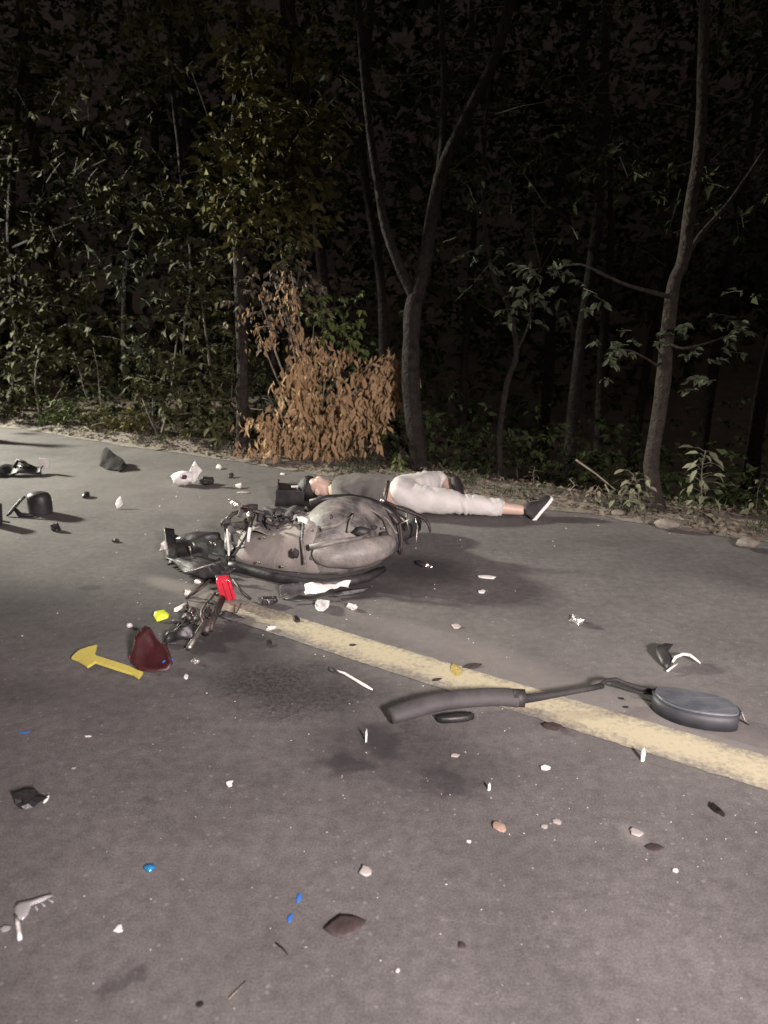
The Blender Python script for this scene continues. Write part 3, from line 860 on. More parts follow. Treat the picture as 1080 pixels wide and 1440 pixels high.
bush('low_bush', 'dim grey green bush in the bottom left corner of the forest', (-4.237, 8.8, -0.077),
     [([(*p, 0.25) for p in [(-4.202, 8.7, 0.145), (-4.396, 8.8, 0.252), (-4.07, 8.8, 0.252), (-4.653, 8.8, 0.17), (-4.996, 9.0, 0.223)]], 'leafmid', dict(n_tw=18, n_lf=9, size=0.08))],
     [([(-4.207, 8.7, 0.104)], 0.012), ([(-4.402, 8.8, 0.211)], 0.010)], seed=27)
bush('creeping_bush', 'creeping grassy bush spilling onto the road edge, right of the bright green bush', (-2.81, 7.9, 0.047),
     [([(*p, 0.16) for p in [(-3.085, 7.95, 0.075), (-2.874, 7.9, 0.144), (-2.682, 7.9, 0.233), (-2.562, 7.85, 0.167), (-2.751, 7.85, 0.108), (-2.443, 7.8, 0.102)]], 'leafyellow', dict(n_tw=14, n_lf=9, size=0.06, flat=0.3))],
     [([(-2.877, 7.9, 0.122), (-3.046, 7.95, 0.09)], 0.010), ([(-2.608, 7.9, 0.233)], 0.009)], seed=29)
bush('broad_bush', 'grey leaved bush in the shade under the left edge tree', (-4.129, 9.2, -0.149),
     [([(*p, 0.30) for p in [(-4.273, 9.0, 0.634), (-4.043, 9.0, 0.512), (-3.698, 9.0, 0.634), (-3.431, 8.9, 0.482), (-3.178, 8.9, 0.563), (-2.882, 8.7, 0.426), (-4.224, 9.0, 0.389)]], 'leafmid', dict(n_tw=11, n_lf=9, size=0.095))],
     [([(-4.02, 9.1, 0.377)], 0.014), ([(-3.479, 9.0, 0.389)], 0.012)], seed=31)
bush('shade_bush', 'dark leafy bush low between the two left trunks', (-2.351, 7.7, -0.011),
     [([(*p, 0.22) for p in [(-2.303, 7.7, 0.549), (-2.156, 7.6, 0.281), (-2.441, 7.7, 0.193), (-1.616, 7.2, 0.21), (-1.456, 7.1, 0.294), (-1.774, 7.3, 0.192)]], 'leafmid', dict(n_tw=14, n_lf=9, size=0.08))],
     [([(-2.315, 7.7, 0.408)], 0.012), ([(-2.156, 7.6, 0.281)], 0.010)], seed=33)

bush('hanging_bush', 'drooping olive leaf mass hanging over the left road edge', (-3.861, 8.6, -0.057),
     [([(*p, 0.34) for p in [(-4.005, 8.5, 0.91), (-3.672, 8.4, 0.767), (-3.349, 8.4, 0.917), (-3.888, 8.5, 1.208), (-3.592, 8.5, 1.134), (-3.278, 8.5, 1.208), (-4.135, 8.5, 0.528), (-4.43, 8.6, 0.979), (-4.578, 8.6, 0.517)]], 'leafmid', dict(n_tw=7, n_lf=9, size=0.10, droop=0.8))],
     [([(-3.833, 8.5, 0.451), (-3.687, 8.5, 0.985)], 0.016), ([(-3.52, 8.5, 0.451)], 0.012)], seed=41)
bush('olive_bush', 'olive leafy mass between the two left trunks', (-2.222, 7.5, -0.001),
     [([(*p, 0.30) for p in [(-2.006, 7.4, 1.052), (-1.795, 7.3, 0.863), (-1.536, 7.3, 1.807), (-1.858, 7.4, 1.246), (-2.186, 7.5, 0.846), (-2.595, 7.7, 0.828), (-2.448, 7.6, 0.562), (-2.043, 7.4, 0.586), (-2.777, 7.9, 1.091), (-3.058, 8.2, 1.501)]], 'leafmid', dict(n_tw=6, n_lf=9, size=0.09, droop=0.7))],
     [([(-2.068, 7.45, 0.443), (-1.934, 7.4, 1.117)], 0.016), ([(-2.39, 7.6, 0.422)], 0.012)], seed=43)
bush('climbing_bush', 'yellowish climbing foliage high above the brown shrub', (-0.852, 7.2, -0.121),
     [([(*p, 0.26) for p in [(-1.116, 7.0, 3.366), (-1.103, 7.0, 3.059), (-1.06, 7.0, 2.742), (-0.856, 7.0, 2.689), (-0.715, 7.0, 2.472), (-0.958, 7.0, 2.362), (-1.2, 7.05, 2.479), (-0.597, 7.1, 2.76), (-0.847, 7.0, 2.138), (-1.038, 7.0, 1.91), (-1.149, 7.0, 2.138)]], 'leafyellow', dict(n_tw=18, n_lf=10, size=0.075, droop=0.6))],
     [([(-0.857, 7.2, 0.742), (-0.878, 7.1, 1.621), (-0.963, 7.05, 2.423), (-1.084, 7.0, 3.214)], 0.02)], seed=45)

# withered shrub with hanging brown leaves: the near ones are parts
db = Vector((-0.64, 6.75, -0.033)); db.z = floor_z(db.x, db.y)
dead = empty('withered_shrub', db, 'withered shrub of hanging brown leaves at the road edge behind the scooter', 'bush')
rsd = np.random.RandomState(5)
dcl = [(-0.987, 6.6, 0.317, 0.1745, 6), (-1.087, 6.6, 0.16, 0.1247, 4), (-0.87, 6.6, 0.16, 0.187, 6), (-0.737, 6.6, 0.441, 0.2182, 8), (-0.62, 6.6, 0.192, 0.2182, 8), (-0.52, 6.6, 0.503, 0.2182, 8), (-0.668, 6.6, 0.685, 0.187, 7), (-0.401, 6.6, 0.317, 0.2182, 8), (-0.306, 6.6, 0.503, 0.187, 7), (-0.216, 6.6, 0.348, 0.1558, 6), (-0.374, 6.6, 0.097, 0.1371, 5), (-0.499, 6.6, 0.065, 0.1558, 5), (-0.781, 6.6, 0.033, 0.1247, 4), (-0.968, 6.6, 0.033, 0.0935, 3), (-0.692, 6.6, 0.895, 0.1558, 5), (-0.544, 6.6, 0.805, 0.1745, 6), (-0.42, 6.6, 0.954, 0.1247, 3), (-0.746, 6.6, 1.1, 0.1371, 3), (-0.598, 6.6, 1.042, 0.1371, 3), (-1.036, 6.6, 1.273, 0.1621, 2), (-0.913, 6.6, 1.388, 0.1621, 2), (-0.774, 6.6, 1.489, 0.1496, 2), (-0.832, 6.6, 1.187, 0.1371, 2), (-1.087, 6.6, 1.071, 0.1247, 2), (-1.169, 6.6, 0.379, 0.0997, 2), (-0.151, 6.6, 0.775, 0.1247, 4), (-0.122, 6.6, 0.564, 0.1558, 5), (0.0, 6.6, 0.805, 0.1496, 5), (0.09, 6.6, 0.895, 0.1247, 4), (0.181, 6.6, 0.805, 0.1122, 4), (0.061, 6.6, 0.655, 0.1247, 4), (0.213, 6.6, 0.685, 0.0623, 2), (-0.03, 6.6, 0.594, 0.1371, 4), (-0.092, 6.6, 0.41, 0.0997, 3), (-0.248, 6.6, 0.223, 0.1247, 3)]
P = []; D = []; Nn = []; Ln = []
for (x, y, z, r, k) in dcl:
    tp = Vector((x, y + 0.1, z + r * 0.8)) - db
    md = tp * 0.55 + Vector((rsd.normal() * .05, 0.08, 0.15))
    MB().tube([Vector((rsd.normal() * 0.05, rsd.normal() * 0.04, 0)), md * 0.6, md, tp], [0.014, 0.003], 5).build('stem', M['drystem'], dead)
    for _ in range(int(k * 2.6)):
        o = np.array([x, y, z + r * 0.5]) + rsd.normal(size=3) * r * np.array([0.55, 0.5, 0.35])
        sp_ = rsd.normal(size=3) * np.array([0.35, 0.35, 0]) + np.array([0, -0.1, -1.0])
        Lg = r * rsd.uniform(0.8, 1.7)
        m_ = rsd.randint(5, 11)
        t = np.sort(rsd.uniform(0, 1, m_))
        big = rsd.uniform(0.75, 1.25) * (0.62 if z > 1.0 and x < -0.45 else 1.0)
        for q in t:
            P.append(o + sp_ * Lg * q + rsd.normal(size=3) * 0.018)
            D.append(np.array([rsd.normal() * 0.45, rsd.normal() * 0.40 - 0.15, -1.0 + rsd.normal() * 0.25]))
            Nn.append(np.array([rsd.normal() * 0.7 - 0.3, -0.7, rsd.normal() * 0.4]))
            Ln.append(rsd.uniform(0.045, 0.11) * big)
P = np.array(P); D = np.array(D); Nn = np.array(Nn); Ln = np.array(Ln)
ok = P[:, 2] > 0.07
P = P[ok]; D = D[ok]; Nn = Nn[ok]; Ln = np.minimum(Ln[ok], P[:, 2] - 0.02)
n = len(P)
Wd = Ln * rsd.uniform(0.28, 0.46, n)
order = np.argsort(P[:, 1])
near = order[:295]; rest = order[295:]
V_, F = leaf_arrays(P[rest] - np.array(db), D[rest], Nn[rest], Ln[rest], Wd[rest], fold=0.3, curl=0.1)
tag(link('foliage', quad_mesh('foliage', V_, F), M['dryleaf'], dead, smooth=False), kind='stuff')
leaf_protos = []
for k in range(5):
    mb = MB()
    w = 0.17; rk = random.Random(k)
    pts = []
    prof = [(0, 0.01), (0.15, 0.55), (0.4, 1.0), (0.7, 0.75), (1, 0.02)]
    for (t, ww) in prof:
        cz = 0.10 * math.sin(t * 3) * rk.uniform(-1, 1.2)
        tw = rk.uniform(-.35, .35) * t
        for sx in (-1, 0, 1):
            pts.append((sx * w * ww * math.cos(tw), (0.05 * abs(sx) * ww + cz) * 1.0 + sx * w * ww * math.sin(tw), -t))
    f = []
    for i in range(4):
        for j in range(2):
            a = i * 3 + j
            f.append((a, a + 1, a + 4, a + 3))
    mb.add(pts, f)
    me = mb.mesh('withered_leaf'); me.materials.append(M['dryleaf'])
    leaf_protos.append(me)
for i in near:
    o = bpy.data.objects.new('leaf', leaf_protos[i % 5])
    C.objects.link(o); o.parent = dead
    o.location = Vector(P[i]) - db
    L_ = Ln[i] * 1.15
    o.scale = (L_ * rsd.uniform(0.75, 1.3), L_, L_)
    o.rotation_euler = (rsd.normal() * 0.42 - 0.1, rsd.normal() * 0.42, rsd.normal() * 0.9)

# ---- saplings and weeds along the verge, leaves as parts
def weed(name, label, base, height, leaves, lsize, mat, seed, lean=(0, 0), stem_r=0.004, whorl=False, stemmat='stem', cat='weed', group=None, low=0.3):
    rs = random.Random(seed)
    b = Vector(base); b.z = floor_z(b.x, b.y)
    root = empty(name, b, label, cat, group)
    pts = [Vector((0, 0, -0.02))]
    for i in range(1, 5):
        t = i / 4
        pts.append(Vector((lean[0] * t + rs.gauss(0, .012), lean[1] * t + rs.gauss(0, .012), height * t)))
    mb = MB().tube(pts, [stem_r, stem_r * 0.45], 6)
    spots = []
    for i in range(leaves):
        t = low + (1 - low) * (i + rs.random() * 0.6) / leaves
        k = min(3, int(t * 4)); u = t * 4 - k
        p = pts[k].lerp(pts[min(k + 1, 4)], min(u, 1))
        a = i * 2.4 + rs.random()
        ex = Vector((math.cos(a), math.sin(a), 0.25)) * lsize * rs.uniform(0.4, 1.1)
        mb.tube([p, p + ex * 0.6 + Vector((0, 0, 0.01)), p + ex], [stem_r * 0.35, stem_r * 0.25], 4, cap=False)
        spots.append((p + ex, a))
    mb.build('stem', M[stemmat], root)
    for (p, a) in spots:
        o = bpy.data.objects.new('leaf', LP[mat])
        C.objects.link(o); o.parent = root
        o.location = p
        s_ = lsize * rs.uniform(0.7, 1.3)
        o.scale = (s_, s_, s_)
        o.rotation_euler = (rs.gauss(0, .4), rs.uniform(-0.1, 0.9), a + rs.gauss(0, .4))
    return root

weed('sapling', 'broad leaved sapling rooted right of the pale leaning trunk', (2.002, 4.7, -0.011), 0.50, 36, 0.085, 'leafweed', 1, (0.03, 0.05), 0.006, cat='sapling', low=0.12)
weed('sapling', 'drooping leafy shoot beside the foot of the pale leaning trunk', (1.699, 4.8, 0.054), 0.34, 28, 0.07, 'leafweed', 2, (-0.10, 0.0), 0.005, cat='sapling', low=0.2)
weed('sapling', 'small leafy sapling left of the pale leaning trunk', (1.596, 5.0, 0.094), 0.24, 16, 0.07, 'leafweed', 3, (0.05, 0.0), 0.004, cat='sapling')
weed('weed', 'tiny weed with two leaf tips rising above the trousers', (0.463, 5.75, -0.031), 0.12, 5, 0.035, 'leafweed', 4, low=0.8)
weed('weed', 'small pale weed standing left of the black shoe', (1.084, 5.45, -0.005), 0.20, 9, 0.045, 'leafweed', 5, low=0.35)
weed('weed', 'dry upright weed standing just right of the black shoe', (1.327, 5.25, 0.034), 0.17, 9, 0.04, 'litter', 6, low=0.2, stemmat='drystem')
weed('weed', 'dry weed at the foot of the leaning bare stick', (1.476, 5.15, 0.052), 0.15, 10, 0.05, 'litter', 7, low=0.2, stemmat='drystem')
weed('weed', 'green plant with upright leaves behind the waist of the person', (0.111, 5.85, 0.069), 0.24, 30, 0.05, 'leafbright', 8, low=0.05)
weed('weed', 'bushy green weed leaning over the waistband of the trousers', (0.068, 5.45, 0.049), 0.15, 26, 0.05, 'leafbright', 9, (0.03, -0.08), low=0.1)
weed('weed', 'pale leaf cluster at the road edge left of the stout pale trunk', (-2.052, 7.15, 0.049), 0.10, 9, 0.075, 'litter', 10, low=0.1)
weed('weed', 'small leafy weed at the foot of the stout pale trunk', (-1.611, 7.0, 0.032), 0.13, 8, 0.06, 'leafweed', 11, low=0.2)
weed('tall_weed', 'tall thin pale stalk rising from the bright green bush', (-2.961, 8.1, 0.125), 0.85, 12, 0.06, 'leafweed', 12, (-0.05, 0), 0.006, stemmat='drystem', low=0.3)
weed('tall_weed', 'tall bent stalk with a leafy top left of the thin pale stalk', (-3.085, 8.2, 0.146), 0.80, 10, 0.07, 'leafweed', 13, (-0.18, 0), 0.006, stemmat='drystem', low=0.55)
weed('tall_weed', 'thin stalk with small leaves right of the bright green bush', (-2.491, 8.0, 0.066), 0.6, 10, 0.055, 'leafweed', 14, (-0.1, 0), 0.005, stemmat='drystem', low=0.4)
weed('weed', 'low leafy weed at the far right end of the verge', (2.107, 4.5, -0.002), 0.14, 10, 0.055, 'litter', 15, low=0.1)
weed('weed', 'leafy weed at the right border beyond the sapling', (2.411, 4.75, -0.027), 0.26, 12, 0.06, 'leafweed', 16, low=0.2)
weed('weed', 'short weed in front of the foot of the forked tree', (0.337, 5.9, 0.034), 0.11, 8, 0.045, 'leafweed', 17, low=0.1)
# leaning bare stick with a fork
sb_ = Vector((1.573, 5.1, 0.142)); sb_.z = floor_z(sb_.x, sb_.y)
st = MB()
st.tube([(0, 0, 0), (-0.005, 0, 0.09), (-0.058, 0.0, 0.175)], [0.007, 0.005], 6)
st.tube([Vector(p) - Vector((1.573, 5.1, 0.142)) for p in [(1.712, 5.05, 0.215), (1.584, 5.08, 0.282), (1.446, 5.1, 0.391), (1.304, 5.1, 0.489)]], [0.004, 0.007], 6)
st.tube([Vector(p) - Vector((1.573, 5.1, 0.142)) for p in [(1.524, 5.1, 0.142), (1.492, 5.1, 0.182), (1.454, 5.1, 0.223)]], [0.006, 0.004], 6)
tag(st.build('stick', M['drystem'], None, tuple(sb_)), 'bare leaning stick poking up from the verge left of the sapling', 'stick')

# dim trees deep in the forest
rsf = np.random.RandomState(77)
far_list = [(2.124, 8.6, 0.075), (2.747, 9.6, 0.06), (4.121, 9.8, 0.075), (1.146, 11.0, 0.06), (2.183, 10.5, 0.08), (4.177, 8.5, 0.09), (0.0, 9.0, 0.06), (-0.596, 9.2, 0.07), (-3.33, 10.0, 0.07), (-4.477, 11.0, 0.08), (3.307, 10.0, 0.06), (-1.388, 10.0, 0.08), (-6.383, 11.5, 0.1), (-2.526, 10.5, 0.07)]
for i, (x, y, r) in enumerate(far_list):
    z0 = floor_z(x, y)
    lean = rsf.normal() * 0.25
    pts = [(x, y, z0), (x + lean * 0.3, y, z0 + 1.5), (x + lean * 0.8 + rsf.normal() * .1, y, z0 + 3.0), (x + lean * 1.2, y, z0 + 4.6), (x + lean * 1.5, y + .2, z0 + 6.5)]
    cl = [(x + lean + rsf.normal() * 1.0, y + rsf.normal() * 0.7, z0 + rsf.uniform(2.6 if x > 0 else 1.4, 6.5), rsf.uniform(0.5, 0.9)) for _ in range(9)]
    tree('forest_tree', 'dim tree deep in the dark forest', 'tree', pts, r, r * 0.5, (), [(cl, 'leaf', dict(n_tw=16, n_lf=8, size=0.085, tw_rad=0.004))], group='dim trees deep in the forest', seed=100 + i)

# far-off wood reading as one mass
cl = []
for _ in range(900):
    x = rsf.uniform(-20, 14); y = rsf.uniform(11.0, 21)
    if to_sn(x, y)[1] < 9.5: continue
    cl.append((x, y, floor_z(x, y) + rsf.uniform(0.0, 9.0), rsf.uniform(0.8, 1.5)))
P_, D_, N_, _l = twigs(rsf, cl, 12, 8)
L2 = 0.2 * rsf.uniform(0.7, 1.4, len(P_))
V_, F = leaf_arrays(P_, D_, N_, L2, L2 * 0.55)
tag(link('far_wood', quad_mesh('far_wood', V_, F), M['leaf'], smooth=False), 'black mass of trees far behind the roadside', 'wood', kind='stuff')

# low undergrowth covering the forest floor on the left
cl = []
for _ in range(420):
    s_ = rsf.uniform(-13, 0.2); d_ = rsf.uniform(0.45, 5.5)
    p = RP(s_, edge_off(sc_(s_)) + d_)
    cl.append((p.x, p.y, floor_z(p.x, p.y) + rsf.uniform(0.05, 0.35 + 0.12 * d_), rsf.uniform(0.18, 0.34)))
P_, D_, N_, _l = twigs(rsf, cl, 7, 8, droop=0.4)
L2 = rsf.uniform(0.05, 0.10, len(P_))
V_, F = leaf_arrays(P_, D_, N_, L2, L2 * 0.5)
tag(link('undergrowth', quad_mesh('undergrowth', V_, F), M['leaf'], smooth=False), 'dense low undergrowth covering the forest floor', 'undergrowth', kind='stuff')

# grass and litter on the verge
rg = np.random.RandomState(9)
bl = []
nb = 5200
s_ = rg.uniform(-9, 4.2, nb)
dn = np.abs(rg.normal(0.16, 0.16, nb)) + 0.03
keep = []
P = np.zeros((nb, 3)); 
for i in range(nb):
    clump = mnoise.noise(Vector((s_[i] * 2.2, dn[i] * 3, 5)))
    p = RP(s_[i], edge_off(sc_(s_[i])) + dn[i])
    P[i] = (p.x, p.y, max(floor_z(p.x, p.y), 0.02))
    if clump > 0.02: keep.append(i)
P = P[keep]; n = len(P)
D = np.stack([rg.normal(size=n) * 0.45, rg.normal(size=n) * 0.45, np.ones(n)], 1)
Nn = rg.normal(size=(n, 3)); Nn[:, 2] = 0
Ln = rg.uniform(0.03, 0.13, n)
V_, F = leaf_arrays(P, D, Nn, Ln, np.full(n, 0.007), fold=0.1, curl=0.3)
tag(link('grass', quad_mesh('grass', V_, F), M['leafgrey'], smooth=False), 'short dry grass tufts along the road edge', 'grass', kind='stuff')
nl = 5200
s_ = rg.uniform(-10, 4.6, nl); dn = np.abs(rg.normal(0.15, 0.35, nl)) - 0.02
P = np.zeros((nl, 3))
for i in range(nl):
    p = RP(s_[i], edge_off(sc_(s_[i])) + dn[i])
    z = floor_z(p.x, p.y)
    if dn[i] < 0.42: z = max(z, [0.02, 0.04, 0.055, 0.04, 0.02][min(4, int(max(0, dn[i]) * 10))])
    P[i] = (p.x, p.y, z + 0.008)
D = rg.normal(size=(nl, 3)); D[:, 2] *= 0.35
Nn = np.stack([rg.normal(size=nl) * .4, rg.normal(size=nl) * .4, np.ones(nl)], 1)
Ln = rg.uniform(0.02, 0.07, nl)
V_, F = leaf_arrays(P, D, Nn, Ln, Ln * 0.5, fold=0.25, curl=0.2)
tag(link('leaf_litter', quad_mesh('leaf_litter', V_, F), M['litter'], smooth=False), 'dry fallen leaves strewn along the road edge', 'leaf litter', kind='stuff')

# stones at the edge
for i, (p, r, lab) in enumerate([((1.27, 5.279, 0), 0.035, 'small pale stone at the road edge right of the black shoe'),
                            ((1.805, 4.665, 0), 0.055, 'rounded pale stone at the road edge below the pale leaning trunk'),
                            ((1.565, 4.93, 0), 0.03, 'low flat stone at the road edge below the small sapling'),
                            ((2.145, 4.294, 0), 0.05, 'pale stone at the road edge by the right border'),
                            ((-0.982, 6.468, 0), 0.045, 'flat pale stone under the left side of the brown shrub')]):
    tag(MB().lump((0, 0, 0.2 * r), r, i + 3, (1.5, 1.0, 0.6)).build('stone', M['stone'], None, (p[0], p[1], 0.03)), lab, 'stone')

# ------------------------------------------------------------------ wrecked scooter
so = Vector((-0.361, 4.075, 0))
scoot = empty('wrecked_scooter', so, 'wrecked grey scooter lying on its side across the road, in front of the person', 'scooter')
def rel(p): return Vector(p) - so
def loft(stations, prof, seed, amp, sub=4):
    """stations: (near bottom xyz, height, depth). prof: (depth fraction, height fraction) round the section"""
    sts = []
    n = len(stations)
    for i in range(n - 1):
        for k in range(sub):
            t = k / sub
            a, b = stations[i], stations[i + 1]
            p0 = stations[max(i - 1, 0)]; p3 = stations[min(i + 2, n - 1)]
            def cr(q0, q1, q2, q3):
                return 0.5 * ((2 * q1) + (q2 - q0) * t + (2 * q0 - 5 * q1 + 4 * q2 - q3) * t * t + (3 * q1 - q0 - 3 * q2 + q3) * t ** 3)
            sts.append((Vector([cr(p0[0][j], a[0][j], b[0][j], p3[0][j]) for j in range(3)]), cr(p0[1], a[1], b[1], p3[1]), cr(p0[2], a[2], b[2], p3[2])))
    sts.append((Vector(stations[-1][0]), stations[-1][1], stations[-1][2]))
    m = len(prof); v = []
    for (p, h, dep) in sts:
        for (dy, dz) in prof:
            q = Vector((p.x, p.y + dy * dep, p.z + max(dz * h, 0.006)))
            nz = mnoise.noise(q * 7 + Vector((seed, 0, 0))) + 0.5 * mnoise.noise(q * 17 + Vector((0, seed, 0)))
            q += Vector((0, -1, 0.5)) * amp * nz
            if q.z < 0.006: q.z = 0.006
            v.append(rel(q))
    f = []
    for i in range(len(sts) - 1):
        for k in range(m):
            k2 = (k + 1) % m
            f.append((i * m + k, i * m + k2, (i + 1) * m + k2, (i + 1) * m + k))
    f.append(tuple(range(m - 1, -1, -1))); f.append(tuple((len(sts) - 1) * m + k for k in range(m)))
    mb = MB(); mb.add(v, f)
    return mb
PROF = [(0.10, 0.0), (0.06, 0.12), (0.05, 0.30), (0.07, 0.46), (0.11, 0.58), (0.17, 0.70), (0.24, 0.80), (0.33, 0.90), (0.42, 0.965), (0.50, 1.0), (0.58, 0.985), (0.70, 0.93), (0.88, 0.70), (1.0, 0.35), (0.98, 0.0)]
PROF2 = [(0.04, 0.0), (0.0, 0.10), (0.0, 0.3), (0.03, 0.5), (0.07, 0.72), (0.13, 0.88), (0.25, 0.96), (0.46, 1.0), (0.7, 0.98), (0.9, 0.88), (1.0, 0.5), (1.0, 0.0)]
loft([((-0.834, 4.052, 0), 0.096, 0.322), ((-0.771, 4.007, 0), 0.154, 0.41400000000000003), ((-0.654, 3.94, 0), 0.192, 0.46), ((-0.518, 3.876, 0), 0.237, 0.46), ((-0.381, 3.844, 0), 0.28, 0.46), ((-0.307, 3.876, 0), 0.245, 0.46)], PROF2, 2, 0.012).build('floor_panel', M['floor'], scoot)
loft([((-0.466, 3.962, 0), 0.091, 0.25), ((-0.428, 3.865, 0), 0.257, 0.4), ((-0.359, 3.813, 0), 0.338, 0.5), ((-0.264, 3.803, 0), 0.373, 0.525), ((-0.152, 3.844, 0), 0.365, 0.525), ((-0.058, 3.929, 0), 0.317, 0.5), ((0.02, 4.075, 0), 0.228, 0.475), ((0.083, 4.206, 0), 0.122, 0.4), ((0.113, 4.281, 0), 0.02, 0.25)], PROF, 8, 0.016).build('rear_cowl', M['cowl'], scoot)
# ridges, recess and torn brackets of the cowl
cw = MB()
cw.tube([rel(p) for p in [(-0.33, 3.86, 0.259), (-0.245, 3.88, 0.28), (-0.164, 3.95, 0.322), (-0.182, 3.9, 0.286), (-0.187, 3.85, 0.25)]], [0.012, 0.008], 6)
cw.tube([rel(p) for p in [(-0.386, 3.79, 0.184), (-0.259, 3.79, 0.215), (-0.13, 3.82, 0.225), (-0.076, 3.9, 0.226)]], [0.018, 0.008], 8)
cw.build('cowl_ridge', M['cowl'], scoot)
MB().lump(rel((-0.121, 3.9, 0.234)), 0.045, 3, (1.1, 0.5, 0.6)).build('vent', M['black'], scoot)
MB().lump(rel((-0.466, 3.8, 0.149)), 0.030, 6, (0.7, 0.4, 1.0)).build('rubber_plug', M['rubber'], scoot)
MB().lump(rel((-0.282, 3.93, 0.292)), 0.018, 3, (0.6, 0.5, 1.6)).build('slot', M['black'], scoot)
MB().sheet(rel((-0.46, 3.9, 0.325)), rel((-0.404, 3.9, 0.305)), rel((-0.398, 3.87, 0.279)), rel((-0.45, 3.87, 0.303)), 5, 4, 0.01, 40, 3).build('torn_bracket', M['white'], scoot)
MB().tube([rel(p) for p in [(-0.377, 3.88, 0.124), (-0.353, 3.87, 0.124), (-0.296, 3.86, 0.123), (-0.189, 3.86, 0.123), (-0.095, 3.88, 0.128), (-0.019, 3.93, 0.135), (0.031, 4.0, 0.144), (0.051, 4.03, 0.15)]], [0.03, 0.058, 0.074, 0.080, 0.078, 0.066, 0.045, 0.015], 18).build('exhaust_cover', M['muffler'], scoot)
# dark lower rail along the belly, then broken pieces and shade sheets
MB().tube([rel(p) for p in [(-0.842, 3.915, 0.03), (-0.792, 3.915, 0.03), (-0.683, 3.84, 0.03), (-0.546, 3.747, 0.03), (-0.422, 3.697, 0.03), (-0.31, 3.672, 0.028), (-0.183, 3.697, 0.03), (-0.075, 3.767, 0.03), (0.0, 3.883, 0.03)]], [0.03, 0.03, 0.028, 0.026, 0.024, 0.026, 0.026, 0.022, 0.015], 10).build('lower_rail', M['black'], scoot)
MB().tube([rel(p) for p in [(-0.425, 4.25, 0.297), (-0.329, 4.28, 0.314), (-0.206, 4.3, 0.312), (-0.083, 4.3, 0.287), (0.021, 4.3, 0.239), (0.091, 4.25, 0.181)]], [0.02, 0.022, 0.026, 0.028, 0.026, 0.014], 8).build('seat_rim', M['black'], scoot)
wp_ = MB()
wp_.sheet(rel((-0.42, 3.645, 0.035)), rel((-0.175, 3.666, 0.05)), rel((-0.168, 3.663, 0.012)), rel((-0.393, 3.588, 0.012)), 14, 6, 0.014, 26, 4)
wp_.build('broken_white_panel', M['white'], scoot)
MB().sheet(rel((-0.52, 3.608, 0.05)), rel((-0.401, 3.608, 0.05)), rel((-0.408, 3.556, 0.01)), rel((-0.523, 3.538, 0.01)), 10, 6, 0.012, 30, 9).build('grey_shade_sheet', M['greyplastic'], scoot)  # grey sheet standing in for blurred shadow below the floor panel
MB().sheet(rel((-0.489, 3.496, 0.02)), rel((-0.072, 3.619, 0.03)), rel((-0.083, 3.611, 0.01)), rel((-0.418, 3.484, 0.01)), 12, 3, 0.006, 24, 14).build('belly_shade_sheet', M['black'], scoot)  # black sheet standing in for the shadow under the belly
# crumpled top fairing behind the floor panel
MB().sheet(rel((-0.892, 4.18, 0.194)), rel((-0.451, 4.25, 0.258)), rel((-0.404, 4.0, 0.218)), rel((-0.807, 4.0, 0.185)), 18, 8, 0.03, 14, 5).build('torn_fairing', M['cowl'], scoot)
MB().sheet(rel((-0.689, 4.25, 0.258)), rel((-0.478, 4.28, 0.267)), rel((-0.424, 4.05, 0.243)), rel((-0.645, 4.05, 0.21)), 12, 8, 0.03, 18, 15).build('torn_fairing', M['greyplastic'], scoot)
# leg shield edge, dark with a scraped white rim
MB().sheet(rel((-0.906, 4.15, 0.195)), rel((-0.869, 4.15, 0.208)), rel((-0.805, 3.98, 0.085)), rel((-0.862, 3.98, 0.035)), 6, 8, 0.008, 20, 6, 0.02).build('leg_shield', M['black'], scoot)
MB().tube([rel(p) for p in [(-0.873, 4.08, 0.192), (-0.86, 4.02, 0.145), (-0.844, 3.94, 0.083)]], 0.006, 6).build('scraped_rim', M['white'], scoot)
# handlebar, levers, lamp
hb = MB()
hb.tube([rel(p) for p in [(-0.912, 4.12, 0.205), (-0.86, 4.2, 0.247), (-0.779, 4.25, 0.258), (-0.685, 4.22, 0.241)]], 0.013, 8)
hb.build('handlebar', M['darksteel'], scoot)
MB().tube([rel(p) for p in [(-0.823, 4.22, 0.263), (-0.776, 4.24, 0.274), (-0.728, 4.24, 0.27)]], 0.02, 8).build('grip', M['rubber'], scoot)
MB().box(rel((-0.782, 4.16, 0.297)), (0.04, 0.02, 0.014), (0, 0.2, 0.1), 0.004).build('switch', M['darkred'], scoot)
hl = MB()
hl.lump(rel((-0.845, 4.2, 0.302)), 0.024, 4, (1.2, 0.9, 0.9), 2, 0.6)
hl.build('indicator_lamp', M['foil'], scoot)
MB().lump(rel((-0.754, 4.1, 0.257)), 0.024, 9, (0.5, 0.5, 1.2), 2, 0.6).build('indicator_lamp', M['foil'], scoot)
MB().lump(rel((-0.891, 4.14, 0.207)), 0.035, 14, (0.9, 0.5, 1.0), 2, 0.3).build('mirror', M['greyplastic'], scoot)
MB().tube([rel(p) for p in [(-0.725, 4.12, 0.263), (-0.73, 4.0, 0.234), (-0.747, 3.93, 0.196), (-0.779, 3.88, 0.145), (-0.802, 3.85, 0.115)]], 0.007, 6).build('brake_cable', M['rubber'], scoot)
MB().tube([rel(p) for p in [(-0.716, 3.92, 0.251), (-0.722, 3.9, 0.218), (-0.726, 3.89, 0.181)]], 0.009, 6).build('scraped_rim', M['white'], scoot)
